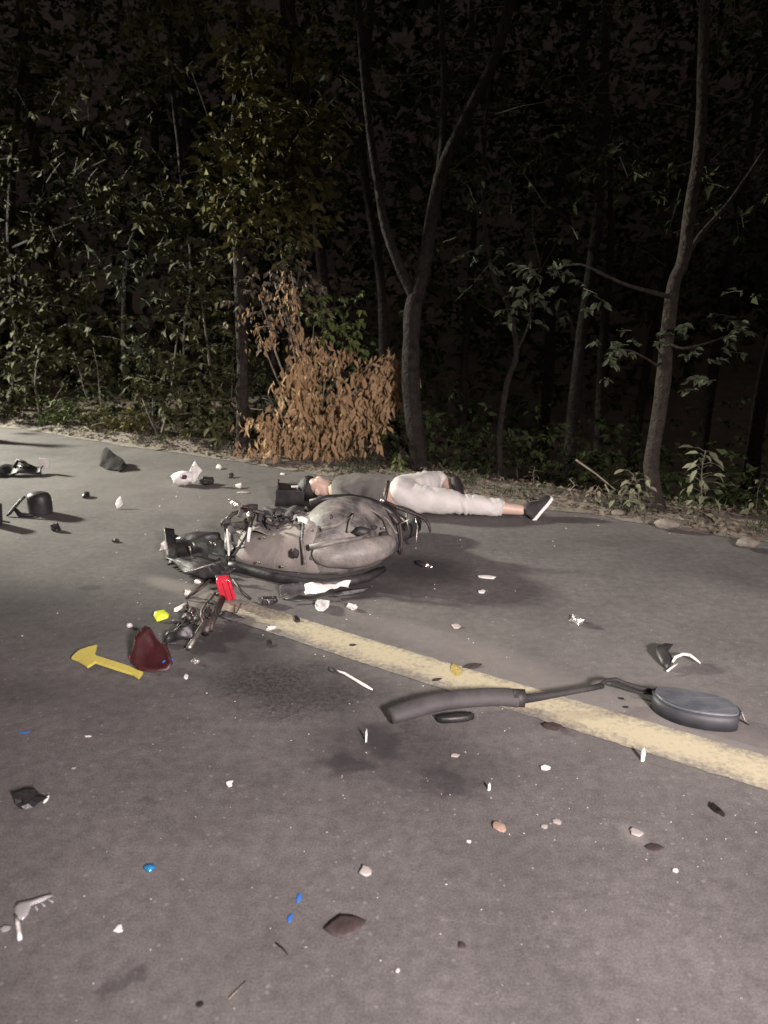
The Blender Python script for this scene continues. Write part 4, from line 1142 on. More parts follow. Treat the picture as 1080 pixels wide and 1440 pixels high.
# crushed bits along the top and front of the wreck
rc = random.Random(12)
for k, (p, sz) in enumerate([((-0.81, 4.15, 0.262), 0.03), ((-0.738, 4.05, 0.251), 0.026), ((-0.69, 4.1, 0.252), 0.034), ((-0.628, 4.0, 0.263), 0.03), ((-0.589, 4.12, 0.263), 0.034), ((-0.527, 4.0, 0.271), 0.026), ((-0.485, 4.12, 0.28), 0.028), ((-0.849, 4.08, 0.188), 0.03), ((-0.781, 4.02, 0.22), 0.022), ((-0.811, 3.95, 0.149), 0.024), ((-0.944, 4.0, 0.053), 0.03), ((-0.99, 3.95, 0.021), 0.028), ((-1.12, 4.0, 0.002), 0.026), ((-1.06, 4.02, 0.037), 0.03), ((-0.869, 3.86, 0.039), 0.028)]):
    MB().box(rel(p), (sz * rc.uniform(.8, 2.2), sz * rc.uniform(.4, 1), sz * rc.uniform(.3, 1)), (rc.uniform(-1, 1), rc.uniform(-1, 1), rc.uniform(0, 3)), sz * 0.1).build('broken_tab', M[rc.choice(['black', 'cowl', 'greyplastic', 'darksteel', 'black'])], scoot)
for k in range(10):
    p = rel(rc.choice([(-0.766, 4.05, 0.239), (-0.632, 4.08, 0.259), (-0.511, 4.06, 0.273), (-0.818, 4.0, 0.193), (-0.983, 4.0, 0.049), (-1.071, 3.95, 0.025)])) + Vector((rc.gauss(0, .03), 0, rc.gauss(0, .015)))
    pts = [p]
    for _ in range(4):
        q = pts[-1] + Vector((rc.gauss(0.01, .05), rc.gauss(0, .03), rc.gauss(-0.005, .025)))
        q.z = max(0.01, q.z); pts.append(q)
    MB().tube(pts, 0.004, 5).build('wire', M['rubber'], scoot)
for p in [(-0.332, 4.05, 0.317), (0.0, 4.02, 0.22), (-0.079, 4.1, 0.277), (0.023, 3.98, 0.159), (-0.379, 3.9, 0.246), (-0.167, 4.12, 0.313), (-0.665, 3.86, 0.079), (-0.536, 3.83, 0.066), (-0.639, 3.9, 0.206)]:
    MB().lump(rel(p) + Vector((0, -0.01, 0)), 0.009, 1, (1, .6, 1), 1, 0.1).build('bolt', M['steel'], scoot)
for (pp, rr_) in [([(-0.356, 4.1, 0.318), (-0.24, 4.15, 0.321), (-0.099, 4.12, 0.304), (0.02, 4.05, 0.251), (0.07, 3.98, 0.192)], 0.007), ([(-0.432, 3.98, 0.281), (-0.433, 3.86, 0.199), (-0.412, 3.8, 0.081)], 0.007)]:
    MB().tube([rel(p) + Vector((0, -0.015, 0.01)) for p in pp], rr_, 6).build('panel_lip', M['cowl'], scoot)
for (p, sx, sz_, k) in [((-0.232, 4.0, 0.283), 0.035, 0.014, 3), ((0.0, 3.99, 0.188), 0.02, 0.02, 5), ((-0.333, 3.87, 0.196), 0.022, 0.012, 7), ((-0.058, 4.0, 0.226), 0.022, 0.012, 9)]:
    MB().lump(rel(p), 1.0, k, (sx, 0.012, sz_), 2, 0.4).build('hole_shade', M['rubber'], scoot)  # dark patches painting the shade of recesses; the cowl stays closed
# rear rack
rk = MB()
rk.tube([rel(p) for p in [(-0.008, 4.33, 0.287), (0.083, 4.32, 0.246), (0.195, 4.3, 0.209), (0.24, 4.28, 0.189), (0.26, 4.26, 0.161), (0.269, 4.25, 0.125)]], [0.011, 0.011, 0.011, 0.011, 0.009, 0.007], 8)
rk.tube([rel(p) for p in [(0.046, 4.32, 0.255), (0.083, 4.28, 0.206), (0.095, 4.24, 0.15), (0.103, 4.2, 0.085), (0.098, 4.17, 0.009)]], [0.012, 0.011, 0.010, 0.009, 0.006], 8)
rk.tube([rel(p) for p in [(0.025, 4.42, 0.384), (0.013, 4.38, 0.325), (0.0, 4.33, 0.278)]], [0.010, 0.013, 0.014], 8)
rk.tube([rel(p) for p in [(-0.008, 4.33, 0.287), (0.033, 4.28, 0.224), (0.082, 4.22, 0.182)]], 0.014, 8)
rk.build('luggage_rack', M['darksteel'], scoot)
for pp in [[(0.133, 4.3, 0.231), (0.133, 4.28, 0.176), (0.145, 4.26, 0.126)], [(0.183, 4.3, 0.209), (0.195, 4.27, 0.149), (0.185, 4.2, 0.068)], [(0.24, 4.28, 0.189), (0.261, 4.26, 0.152), (0.269, 4.25, 0.112)]]:
    MB().tube([rel(p) for p in pp], [0.006, 0.006, 0.005], 6).build('rack_prong', M['steel'], scoot)
MB().tube([rel(p) for p in [(0.095, 4.25, 0.172), (0.141, 4.27, 0.188), (0.191, 4.29, 0.199)]], 0.005, 6).build('rack_crossbar', M['steel'], scoot)
MB().lump(rel((-0.008, 4.31, 0.292)), 0.016, 2, (1, 1, 1)).build('rack_bolt', M['steel'], scoot)
# rear wheel lying behind the cowl
rw = MB()
for k in range(1): pass
wc = rel((0.02, 4.52, 0.09))
ring = [wc + Vector((math.cos(a) * 0.17, math.sin(a) * 0.16, math.sin(a) * 0.03)) for a in [2 * math.pi * i / 24 for i in range(25)]]
rw.tube(ring, 0.045, 8, cap=False)
wo = rw.build('wheel', M['rubber'], scoot)
rm = MB().tube([wc + (p - wc) * 0.68 for p in ring], 0.014, 6, cap=False)
for i in range(5):
    a = 2 * math.pi * i / 5
    rm.tube([wc, wc + Vector((math.cos(a) * 0.115, math.sin(a) * 0.11, math.sin(a) * 0.02))], 0.010, 5)
rm.lump(wc, 0.03, 1)
rm.build('rim', M['darksteel'], wo)
# black underseat bucket, torn open, on the left of the wreck
bk = MB()
bk.sheet(rel((-1.253, 4.25, 0.077)), rel((-0.911, 4.2, 0.076)), rel((-0.826, 3.909, 0.02)), rel((-1.197, 3.998, 0.02)), 12, 6, 0.012, 10, 3, 0.01)
bk.sheet(rel((-1.276, 4.22, 0.147)), rel((-1.232, 4.25, 0.129)), rel((-1.159, 4.032, 0.02)), rel((-1.221, 4.055, 0.02)), 5, 8, 0.006, 10, 5, 0.02)
bk.sheet(rel((-1.279, 4.42, 0.047)), rel((-0.981, 4.4, -0.001)), rel((-0.948, 4.3, -0.083)), rel((-1.256, 4.3, -0.065)), 12, 6, 0.014, 12, 7, 0.012)
bk.sheet(rel((-1.194, 3.968, 0.06)), rel((-0.782, 3.772, 0.08)), rel((-0.826, 3.747, 0.01)), rel((-1.054, 3.829, 0.01)), 12, 6, 0.014, 12, 17, 0.012)
bk.lump(rel((-1.078, 4.28, 0.058)), 0.08, 5, (1.6, 0.7, 0.6), 3, 0.4)
bk.build('storage_bucket', M['black'], scoot)
for (p, h) in [((-1.082, 4.05, 0.102), 0.05), ((-1.061, 4.05, 0.123), 0.035), ((-0.942, 4.05, 0.123), 0.03), ((-0.965, 4.05, 0.131), 0.025)]:
    MB().tube([rel(p), rel(p) + Vector((0.003, 0, -h))], 0.006, 6).build('clip', M['steel'], scoot)
MB().sheet(rel((-1.254, 4.1, 0.102)), rel((-1.236, 4.12, 0.103)), rel((-1.215, 4.05, 0.077)), rel((-1.255, 4.05, 0.068)), 5, 5, 0.02, 40, 3).build('torn_edge', M['pale'], scoot)
MB().tube([rel(p) for p in [(-1.031, 3.751, 0.06), (-0.958, 3.809, 0.07), (-0.862, 3.841, 0.09)]], [0.006, 0.008], 6).build('frame_tube', M['steel'], scoot)

# ------------------------------------------------------------------ torn fork assembly in front of the scooter
fo = Vector((-0.858, 3.346, 0))
fork = empty('torn_fork_assembly', fo, 'tangle of bent fork tubes and brackets on the road in front of the scooter', 'wreckage')
def rf(p): return Vector(p) - fo
for pp, r, mt in [([(-0.775, 3.402, 0.06), (-0.776, 3.227, 0.05), (-0.794, 3.111, 0.02)], 0.02, 'darksteel'), ([(-0.804, 3.18, 0.05), (-0.817, 3.104, 0.03), (-0.832, 2.968, 0.015)], 0.013, 'steel'), ([(-0.788, 3.333, 0.06), (-0.772, 3.195, 0.05), (-0.775, 3.14, 0.02)], 0.014, 'darksteel')]:
    MB().tube([rf(p) for p in pp], r, 8).build('fork_tube', M[mt], fork)
for pp in [[(-0.978, 3.52, 0.01), (-0.932, 3.533, 0.05), (-0.901, 3.602, 0.06)], [(-0.959, 3.562, 0.015), (-0.912, 3.551, 0.05), (-0.875, 3.616, 0.07)], [(-0.757, 3.6, 0.08), (-0.7, 3.514, 0.05), (-0.656, 3.511, 0.01)], [(-0.829, 3.496, 0.05), (-0.833, 3.416, 0.05), (-0.853, 3.38, 0.04)], [(-0.901, 3.217, 0.04), (-0.895, 3.12, 0.05), (-0.93, 3.11, 0.01)]]:
    MB().tube([rf(p) for p in pp], 0.007, 6).build('bent_rod', M['darksteel'], fork)
MB().tube([rf(p) for p in [(-0.832, 3.327, 0.07), (-0.828, 3.222, 0.08), (-0.819, 3.167, 0.07), (-0.81, 3.15, 0.05)]], 0.006, 6).build('chrome_hoop', M['steel'], fork)
MB().tube([rf(p) for p in [(-0.88, 3.299, 0.05), (-0.881, 3.247, 0.055), (-0.875, 3.233, 0.04)]], 0.005, 6).build('chrome_hoop', M['steel'], fork)
rr = random.Random(4)
for i, (p, sz, mt) in enumerate([((-0.905, 3.233, 0.04), 0.03, 'darksteel'), ((-0.845, 3.171, 0.04), 0.032, 'darksteel'), ((-0.815, 3.269, 0.045), 0.03, 'darksteel'), ((-0.91, 3.159, 0.025), 0.024, 'darksteel'), ((-0.796, 3.307, 0.05), 0.028, 'greyplastic'), ((-0.891, 3.286, 0.045), 0.022, 'darksteel'), ((-0.742, 3.293, 0.02), 0.024, 'black'), ((-0.822, 3.189, 0.06), 0.02, 'greyplastic')]):
    MB().box(rf(p), (sz * rr.uniform(1, 1.7), sz * rr.uniform(.8, 1.4), sz * rr.uniform(.8, 1.3)), (rr.uniform(-.6, .6), rr.uniform(-.6, .6), rr.uniform(0, 3)), sz * 0.18).lump(rf(p) + Vector((rr.gauss(0, .01), rr.gauss(0, .01), 0.004)), sz * 0.7, i).build('bracket', M[mt], fork)
for i in range(6):
    a = rf((-0.828, 3.227, 0.05)) + Vector((rr.gauss(0, .05), rr.gauss(0, .05), 0))
    pts = [a]
    for k in range(4):
        q = pts[-1] + Vector((rr.gauss(0, .035), rr.gauss(0, .035), rr.gauss(0, .022)))
        q.z = max(0.006, min(0.10, q.z)); pts.append(q)
    MB().tube(pts, 0.0035, 5).build('wire', M['rubber'], fork)
MB().sheet(rf((-0.733, 3.29, 0.05)), rf((-0.644, 3.279, 0.012)), rf((-0.695, 3.252, 0.01)), rf((-0.77, 3.271, 0.03)), 6, 4, 0.008, 40, 3).build('mud_flap', M['black'], fork)
MB().lump(rf((-0.982, 3.569, 0.02)), 0.02, 7, (1, 1, .8), 2, 0.6).build('lens_fragment', M['glass'], fork)
MB().lump(rf((-0.948, 3.646, 0.05)), 0.014, 8, (1.3, 1, .7), 2, 0.6).build('lens_fragment', M['glass'], fork)

# red lamp cover
rp = Vector((-0.772, 3.507, 0))
rl = empty('lamp_cover', (rp.x, rp.y + 0.02, 0.0), 'bright red ribbed lamp cover standing upright in the fork wreckage', 'lamp cover')
rl.rotation_euler = (0.35, -0.14, 0.1)
MB().box((0, 0.01, 0.075), (0.062, 0.045, 0.135), (0, 0, 0), 0.012).build('lens', M['red'], rl)
for k in (-0.022, 0.006, 0.034):
    MB().box((k, -0.014, 0.075), (0.016, 0.016, 0.130), (0, 0, 0), 0.006).build('rib', M['red'], rl)
MB().box((0.0, 0.03, 0.10), (0.07, 0.02, 0.08), (0, 0, 0), 0.004).build('backing', M['black'], rl)

# ------------------------------------------------------------------ the person
def skin_mesh(verts, edges, radii, root, sub=2):
    me = bpy.data.meshes.new('skin_tmp')
    me.from_pydata([tuple(v) for v in verts], edges, [])
    o = bpy.data.objects.new('skin_tmp', me)
    C.objects.link(o)
    o.modifiers.new('skin', 'SKIN')
    sv = me.skin_vertices[0].data
    for i, r in enumerate(radii):
        sv[i].radius = (r, r) if not isinstance(r, tuple) else r
        sv[i].use_root = (i == root)
    o.modifiers.new('sub', 'SUBSURF').levels = sub
    dg = bpy.context.evaluated_depsgraph_get()
    res = bpy.data.meshes.new_from_object(o.evaluated_get(dg))
    bpy.data.objects.remove(o)
    for v in res.vertices:
        if v.co.z + 0 < 0.004: v.co.z = 0.004
    return res
po = Vector((0.12, 5.08, 0))
person = empty('person', po, 'person lying on the road edge in off white trousers, grey shirt and black shoes', 'person')
J = dict(pelvis=(0.10, 5.10, 0.125), belly=(-0.04, 5.14, 0.12), chest=(-0.20, 5.18, 0.125), collar=(-0.31, 5.21, 0.12), neck=(-0.38, 5.24, 0.115), head=(-0.46, 5.27, 0.115), crown=(-0.54, 5.29, 0.12),
         nh=(0.13, 5.01, 0.105), nt=(0.32, 4.99, 0.105), nk=(0.50, 4.975, 0.085), nc=(0.65, 4.96, 0.075), na=(0.915, 4.94, 0.05), nf=(0.95, 4.935, 0.05),
         fh=(0.13, 5.19, 0.145), ft=(0.28, 5.24, 0.15), fk=(0.40, 5.40, 0.15), fc=(0.46, 5.32, 0.12), fa=(0.50, 5.22, 0.10), ff=(0.51, 5.19, 0.09),
         ns=(-0.29, 5.06, 0.11), ne=(-0.22, 4.84, 0.055), nw=(-0.04, 4.80, 0.04), np=(0.02, 4.80, 0.03),
         fs=(-0.29, 5.34, 0.11), fe=(-0.20, 5.56, 0.06), fw=(-0.02, 5.62, 0.05), fp=(0.04, 5.62, 0.045), nose=(-0.455, 5.245, 0.212))
keys = list(J)
rad = dict(pelvis=0.115, belly=0.105, chest=0.118, collar=0.09, neck=0.05, head=0.082, crown=0.062, nh=0.085, nt=0.078, nk=0.055, nc=0.056, na=0.036, nf=0.034,
           fh=0.085, ft=0.078, fk=0.055, fc=0.052, fa=0.036, ff=0.034, ns=0.05, ne=0.036, nw=0.024, np=0.028, fs=0.05, fe=0.036, fw=0.024, fp=0.028, nose=0.012)
ed = ['pelvis belly', 'belly chest', 'chest collar', 'collar neck', 'neck head', 'head crown', 'pelvis nh', 'nh nt', 'nt nk', 'nk nc', 'nc na', 'na nf',
      'pelvis fh', 'fh ft', 'ft fk', 'fk fc', 'fc fa', 'fa ff', 'collar ns', 'ns ne', 'ne nw', 'nw np', 'collar fs', 'fs fe', 'fe fw', 'fw fp', 'head nose']
vs = [Vector(J[k]) - po for k in keys]; es = [tuple(keys.index(x) for x in e.split()) for e in ed]; rads = [rad[k] for k in keys]
for hand, sy in (('np', -1), ('fp', 1)):
    b = Vector(J[hand]) - po
    for k, (oy, ln) in enumerate([(-0.028, 0.060), (-0.010, 0.072), (0.009, 0.068), (0.027, 0.052)]):
        i0 = len(vs)
        vs.append(b + Vector((0.022, oy, 0.004))); vs.append(b + Vector((0.022 + ln * 0.55, oy * 1.25, 0.008))); vs.append(b + Vector((0.022 + ln, oy * 1.3, -0.008)))
        rads += [0.0095, 0.0085, 0.007]
        es += [(keys.index(hand), i0), (i0, i0 + 1), (i0 + 1, i0 + 2)]
    i0 = len(vs)
    vs.append(b + Vector((-0.005, sy * 0.038, 0.002))); vs.append(b + Vector((0.03, sy * 0.058, 0.0)))
    rads += [0.010, 0.008]
    es += [(keys.index(hand), i0), (i0, i0 + 1)]
link('body', skin_mesh(vs, es, rads, 0), M['skin'], person)
def garment(name, pts, edges, mat, sub=3):
    ks = list(pts)
    me = skin_mesh([Vector(pts[k][0]) - po for k in ks], [tuple(ks.index(x) for x in e.split()) for e in edges], [pts[k][1] for k in ks], 0, sub)
    for v in me.vertices:           # cloth folds
        q = v.co * 9
        w_ = Vector((v.co.x * 34 + 6 * mnoise.noise(v.co * 5), v.co.y * 9, v.co.z * 12))
        v.co += v.normal * (0.010 * mnoise.noise(q) + 0.006 * mnoise.noise(w_) + 0.003 * mnoise.noise(v.co * 40))
        if name == 'trousers' and v.co.x > 0.1:      # gathers behind the knee and at the hem, creases at the hip
            for (cx_, sg_, am_, fr_) in ((0.42, 0.05, 0.007, 150), (0.66, 0.03, 0.004, 190), (0.12, 0.06, 0.005, 110)):
                v.co += v.normal * am_ * math.exp(-((v.co.x - cx_) / sg_) ** 2) * math.sin(v.co.x * fr_ + v.co.z * 40 + 5 * mnoise.noise(v.co * 8))
        if v.co.z < 0.003: v.co.z = 0.003
    return link(name, me, M[mat], person)
garment('trousers', dict(p=((0.12, 5.10, 0.128), 0.136), w=((0.02, 5.12, 0.124), 0.134), nh=((0.15, 5.00, 0.112), 0.108), nt=((0.31, 4.985, 0.108), 0.104), nk=((0.48, 4.975, 0.092), 0.082), nk2=((0.54, 4.972, 0.082), 0.076), nc=((0.66, 4.96, 0.074), 0.072), ne=((0.815, 4.948, 0.064), 0.060),
        fh=((0.14, 5.19, 0.150), 0.100), ft=((0.28, 5.24, 0.155), 0.092), fk=((0.40, 5.40, 0.15), 0.07), fc=((0.455, 5.33, 0.12), 0.06)),
        ['p w', 'p nh', 'nh nt', 'nt nk', 'nk nk2', 'nk2 nc', 'nc ne', 'p fh', 'fh ft', 'ft fk', 'fk fc'], 'trouser')
garment('shirt', dict(b=((0.20, 5.08, 0.118), 0.10), b2=((0.10, 5.105, 0.120), 0.140), m=((-0.05, 5.145, 0.122), 0.134), c=((-0.20, 5.18, 0.125), 0.142), k=((-0.34, 5.215, 0.12), 0.10), ns=((-0.29, 5.05, 0.112), 0.072), ne=((-0.225, 4.86, 0.065), 0.054), nw=((-0.13, 4.83, 0.05), 0.045), fs=((-0.29, 5.34, 0.112), 0.068), fe=((-0.21, 5.52, 0.07), 0.052)),
        ['b b2', 'b2 m', 'm c', 'c k', 'c ns', 'ns ne', 'ne nw', 'c fs', 'fs fe'], 'shirt')
hm = MB().lump(Vector((-0.535, 5.305, 0.105)) - po, 0.088, 3, (0.95, 1.0, 1.02), 3, 0.12)
hm.build('hair', M['hair'], person)
for ey in (-0.03, 0.032):
    MB().tube([Vector((-0.49, 5.268 + ey - 0.012, 0.198)) - po, Vector((-0.492, 5.268 + ey, 0.2)) - po, Vector((-0.49, 5.268 + ey + 0.012, 0.198)) - po], 0.003, 5).build('eyebrow', M['hair'], person)
for ey in (-0.088, 0.088):
    MB().lump(Vector((-0.465, 5.27 + ey, 0.11)) - po, 0.018, 2, (1, 0.4, 1.4)).build('ear', M['skin'], person)
def shoe(heel, toe, up, wid=0.088, laced=True):
    """low canvas shoe from heel to toe along the sole; up points from the sole to the instep"""
    heel, toe, up = Vector(heel), Vector(toe), Vector(up).normalized()
    ax = (toe - heel); Lg = ax.length; ax.normalize()
    up = (up - ax * up.dot(ax)).normalized(); sd = ax.cross(up)
    root_ = MB(); v = []; f = []
    st_ = [(0.0, .62, .062), (.06, .78, .085), (.2, .80, .098), (.36, .80, .088), (.5, .88, .066), (.66, 1, .052), (.82, .98, .044), (.94, .78, .034), (1, .46, .022)]
    K = 10
    for (t, w, h) in st_:
        for k in range(K):
            a = math.pi * k / (K - 1)
            v.append(heel + ax * t * Lg + sd * math.cos(a) * wid / 2 * w + up * (0.012 + math.sin(a) ** 0.7 * h) - po)
    for i in range(len(st_) - 1):
        for k in range(K - 1):
            f.append((i * K + k, i * K + k + 1, (i + 1) * K + k + 1, (i + 1) * K + k))
    f.append(tuple(range(K))); f.append(tuple((len(st_) - 1) * K + k for k in range(K - 1, -1, -1)))
    root_.add(v, f)
    s_o = root_.build('shoe', M['shoe'], person)
    so_ = MB(); v = []; f = []
    for (t, w, h) in st_:
        for (sx, hz) in ((-1, 0.014), (-1, -0.006), (1, -0.006), (1, 0.014)):
            v.append(heel + ax * (t * 1.05 - 0.025) * Lg + sd * sx * (wid / 2 * w + 0.006) + up * hz - po)
    for i in range(len(st_) - 1):
        for k in range(4):
            k2 = (k + 1) % 4
            f.append((i * 4 + k, i * 4 + k2, (i + 1) * 4 + k2, (i + 1) * 4 + k))
    f.append((3, 2, 1, 0)); f.append(tuple((len(st_) - 1) * 4 + k for k in range(4)))
    so_.add(v, f)
    so_.build('sole', M['sole'] if laced else M['rubber'], s_o, smooth=False)
    lc = MB()
    for k in range(4 if laced else 0):
        t = 0.40 + 0.07 * k
        c_ = heel + ax * t * Lg + up * (0.105 - 0.012 * k - 0.008) - po
        lc.tube([c_ - sd * 0.025, c_ + up * 0.006, c_ + sd * 0.025], 0.004, 5)
    if laced: lc.build('laces', M['greyplastic'], s_o)
shoe((0.988, 4.9, -0.016), (1.124, 5.0, 0.114), (-0.75, -0.1, 0.45), 0.080)
shoe((0.525, 5.27, 0.13), (0.505, 5.10, 0.075), (-0.3, -0.2, 0.9), laced=False)

# ------------------------------------------------------------------ debris on the road
def plate(name, label, cat, pos, l, w, mat, seed, bulge=None, thick=0.004, rz=0.0, tilt=(0, 0), z=0.002, noise=0.0, n=9, jag=0.3, group=None, outline=None):
    out = outline or irregular(l, w, seed, n, jag)
    mb = dome_mesh(out, (min(l, w) * 0.15 if bulge is None else bulge), thick, noise, seed)
    o = mb.build(name, M[mat], None, (pos[0], pos[1], pos[2] + z), (tilt[0], tilt[1], rz), smooth=False)
    if min(l, w) > 0.03:
        o.data.polygons.foreach_set('use_smooth', [True] * len(o.data.polygons))
    return tag(o, label, cat, group)
def clump(name, label, cat, pos, r, mat, seed, sc=(1, 1, .7), amp=0.7, flat=True):
    mb = MB().lump((0, 0, r * sc[2] * 0.8), r, seed, sc, 2, amp)
    mb.lump((r * 0.7, -r * 0.2, r * 0.3), r * 0.45, seed + 9, sc, 1, amp)
    return tag(mb.build(name, M[mat], None, pos, (0, 0, seed), smooth=not flat), label, cat)

# yellow axe-shaped piece
ax_px = [(-1.286, 2.856), (-1.284, 2.887), (-1.275, 2.919), (-1.249, 2.945), (-1.217, 2.965), (-1.206, 2.919), (-1.203, 2.894), (-1.188, 2.875), (-1.107, 2.838), (-1.029, 2.801), (-0.998, 2.778), (-0.962, 2.76), (-0.963, 2.737), (-0.965, 2.714), (-0.999, 2.743), (-1.089, 2.784), (-1.176, 2.826), (-1.184, 2.807), (-1.194, 2.789), (-1.221, 2.813), (-1.253, 2.838)]
cx = sum(p[0] for p in ax_px) / len(ax_px); cy = sum(p[1] for p in ax_px) / len(ax_px)
axm = MB()
kk = len(ax_px)
bmx = bmesh.new()
fv = [bmx.verts.new((p[0] - cx, p[1] - cy, 0)) for p in ax_px]
fc_ = bmx.faces.new(fv)
ex = bmesh.ops.extrude_face_region(bmx, geom=[fc_])
bmesh.ops.translate(bmx, vec=(0, 0, 0.012), verts=[v for v in ex['geom'] if isinstance(v, bmesh.types.BMVert)])
bmesh.ops.recalc_face_normals(bmx, faces=bmx.faces)
bmesh.ops.bevel(bmx, geom=[e for e in bmx.edges], offset=0.0022, segments=2, affect='EDGES')
mea = bpy.data.meshes.new('yellow_piece'); bmx.to_mesh(mea); bmx.free()
tag(link('yellow_piece', mea, M['yellow'], None, (cx, cy, 0.016), (0.05, 0.03, 0), smooth=False), 'yellow axe shaped plastic piece with a long handle lying on the dark road', 'plastic piece')

plate('plastic_chip', 'lime yellow plastic chip left of the fork wreckage', 'plastic chip', (-1.04, 3.298, 0), 0.0797, 0.0797, 'lime', 3, rz=0.4, tilt=(0.5, -0.1), z=0.018, n=6, jag=0.15)
# dark red shell
ro = [(-0.0806, 0.148), (-0.0691, 0.1813), (-0.049, 0.2035), (-0.0259, 0.1924), (-0.0086, 0.1702), (0.0086, 0.1443), (0.0317, 0.1184), (0.0576, 0.111), (0.0806, 0.0703), (0.0979, 0.0259), (0.0806, -0.0037), (0.0202, -0.0111), (-0.0346, -0.0037), (-0.0662, 0.0259), (-0.0806, 0.074)]
plate('fairing_shell', 'dark red curved fairing shell between the yellow axe shape and the fork wreckage', 'fairing', (-0.953, 2.789, 0), 0.2, 0.2, 'darkred', 5, bulge=-0.028, thick=0.004, noise=0.010, rz=0.0, tilt=(0.62, 0.0), z=0.010, outline=ro)
plate('fairing_sliver', 'red sliver under the left edge of the dark red shell', 'fairing', (-1.045, 2.881, 0), 0.03, 0.02, 'red', 6, tilt=(0.7, 0.2), z=0.02)
plate('blue_shard', 'shiny blue shard at the right corner of the dark red shell', 'plastic shard', (-0.885, 2.844, 0), 0.0525, 0.0321, 'blue', 7, rz=0.6, tilt=(0.4, 0), z=0.02)
sh = MB().sheet((-0.07, 0.02, 0.035), (0.075, 0.07, 0.07), (0.06, 0.0, 0.006), (-0.075, -0.045, 0.006), 8, 6, 0.02, 22, 8, 0.004)  # dark sheet in place of the red shell's cast shadow
tag(sh.build('shadow_sheet', M['black'], None, (-0.892, 3.046, 0)), 'black sheet standing in for the shadow beside the dark red shell', 'shadow sheet')

# torn mudguard bar with bracket rod and cable
mo = Vector((0.267, 2.568, 0))
mud = empty('torn_mudguard', mo, 'grey curved mudguard bar with a thin bent rod lying across the yellow line', 'mudguard')
mb = MB()
cl_ = [Vector(p) - mo for p in [(0.023, 2.406, 0.035), (0.089, 2.433, 0.042), (0.167, 2.466, 0.048), (0.259, 2.493, 0.05), (0.352, 2.508, 0.05), (0.432, 2.516, 0.048), (0.494, 2.511, 0.045)]]
fine, _r = limb(cl_, 1, 1, 0, jit=0.0, sub=5)
v = []; f = []; K = 12
for i, p in enumerate(fine):
    t = (fine[min(i + 1, len(fine) - 1)] - fine[max(i - 1, 0)]); t.z = 0; t.normalize()
    sd = Vector((-t.y, t.x, 0))
    e = min(1, (i + 2) / 6)
    for k in range(K):
        a = 2 * math.pi * k / K
        v.append(p + sd * math.cos(a) * 0.040 * (0.75 + .25 * e) + Vector((0, 0, math.sin(a) * (0.028 if math.sin(a) > 0 else 0.034) * (0.75 + .25 * e))))
for i in range(len(fine) - 1):
    for k in range(K):
        k2 = (k + 1) % K
        f.append((i * K + k, i * K + k2, (i + 1) * K + k2, (i + 1) * K + k))
f.append(tuple(range(K - 1, -1, -1))); f.append(tuple((len(fine) - 1) * K + k for k in range(K)))
mb.add(v, f)
mb.build('guard', M['greyplastic'], mud)
MB().tube([Vector(p) - mo for p in [(0.475, 2.51, 0.046), (0.516, 2.506, 0.045)]], 0.034, 12).build('end_cap', M['black'], mud)
MB().tube([Vector(p) - mo for p in [(0.509, 2.51, 0.04), (0.591, 2.527, 0.042), (0.686, 2.544, 0.05), (0.77, 2.561, 0.055), (0.823, 2.591, 0.05)]], [0.018, 0.015, 0.012, 0.011, 0.012], 8).build('bracket_rod', M['rubber'], mud)
MB().tube([Vector(p) - mo for p in [(0.807, 2.581, 0.05), (0.841, 2.611, 0.06), (0.885, 2.631, 0.055), (0.92, 2.616, 0.045), (0.965, 2.602, 0.035), (1.013, 2.584, 0.03)]], [0.010, 0.009, 0.008, 0.008, 0.010, 0.008], 7).build('cable', M['rubber'], mud)
MB().tube([Vector(p) - mo for p in [(0.868, 2.638, 0.03), (0.909, 2.62, 0.025), (0.965, 2.582, 0.025), (1.012, 2.563, 0.03)]], 0.005, 6).build('cable', M['rubber'], mud)
plate('rubber_piece', 'black flat rubber piece lying under the grey mudguard bar', 'rubber piece', (0.255, 2.431, 0), 0.1736, 0.051, 'black', 12, rz=0.12, thick=0.02, z=0.001, bulge=0.004)
# slate pad
ft_ = [(0.985, 2.52), (0.988, 2.475), (1.004, 2.44), (1.049, 2.392), (1.134, 2.354), (1.228, 2.345), (1.254, 2.387), (1.254, 2.425), (1.232, 2.47), (1.193, 2.5), (1.127, 2.531), (1.056, 2.552), (1.009, 2.552)]
def chaikin(p, k=2):
    for _ in range(k):
        q = []
        for a, b in zip(p, p[1:] + p[:1]):
            q.append((a[0] * .75 + b[0] * .25, a[1] * .75 + b[1] * .25)); q.append((a[0] * .25 + b[0] * .75, a[1] * .25 + b[1] * .75))
        p = q
    return p
ft_ = chaikin(ft_)
cx = sum(p[0] for p in ft_) / len(ft_); cy = sum(p[1] for p in ft_) / len(ft_)
bmx = bmesh.new()
def dense(poly, k=4):
    o = []
    for a, b in zip(poly, poly[1:] + poly[:1]):
        for i in range(k): o.append((a[0] + (b[0] - a[0]) * i / k, a[1] + (b[1] - a[1]) * i / k))
    return o
fv = [bmx.verts.new((p[0] - cx, p[1] - cy, 0.004)) for p in ft_]
fc_ = bmx.faces.new(fv)
ex = bmesh.ops.extrude_face_region(bmx, geom=[fc_])
top = [v for v in ex['geom'] if isinstance(v, bmesh.types.BMVert)]
bmesh.ops.translate(bmx, vec=(0, 0, 0.068), verts=top)
bmesh.ops.recalc_face_normals(bmx, faces=bmx.faces)
te = [e for e in bmx.edges if all(v.co.z > 0.05 for v in e.verts)]
bmesh.ops.bevel(bmx, geom=te, offset=0.009, segments=3, affect='EDGES')
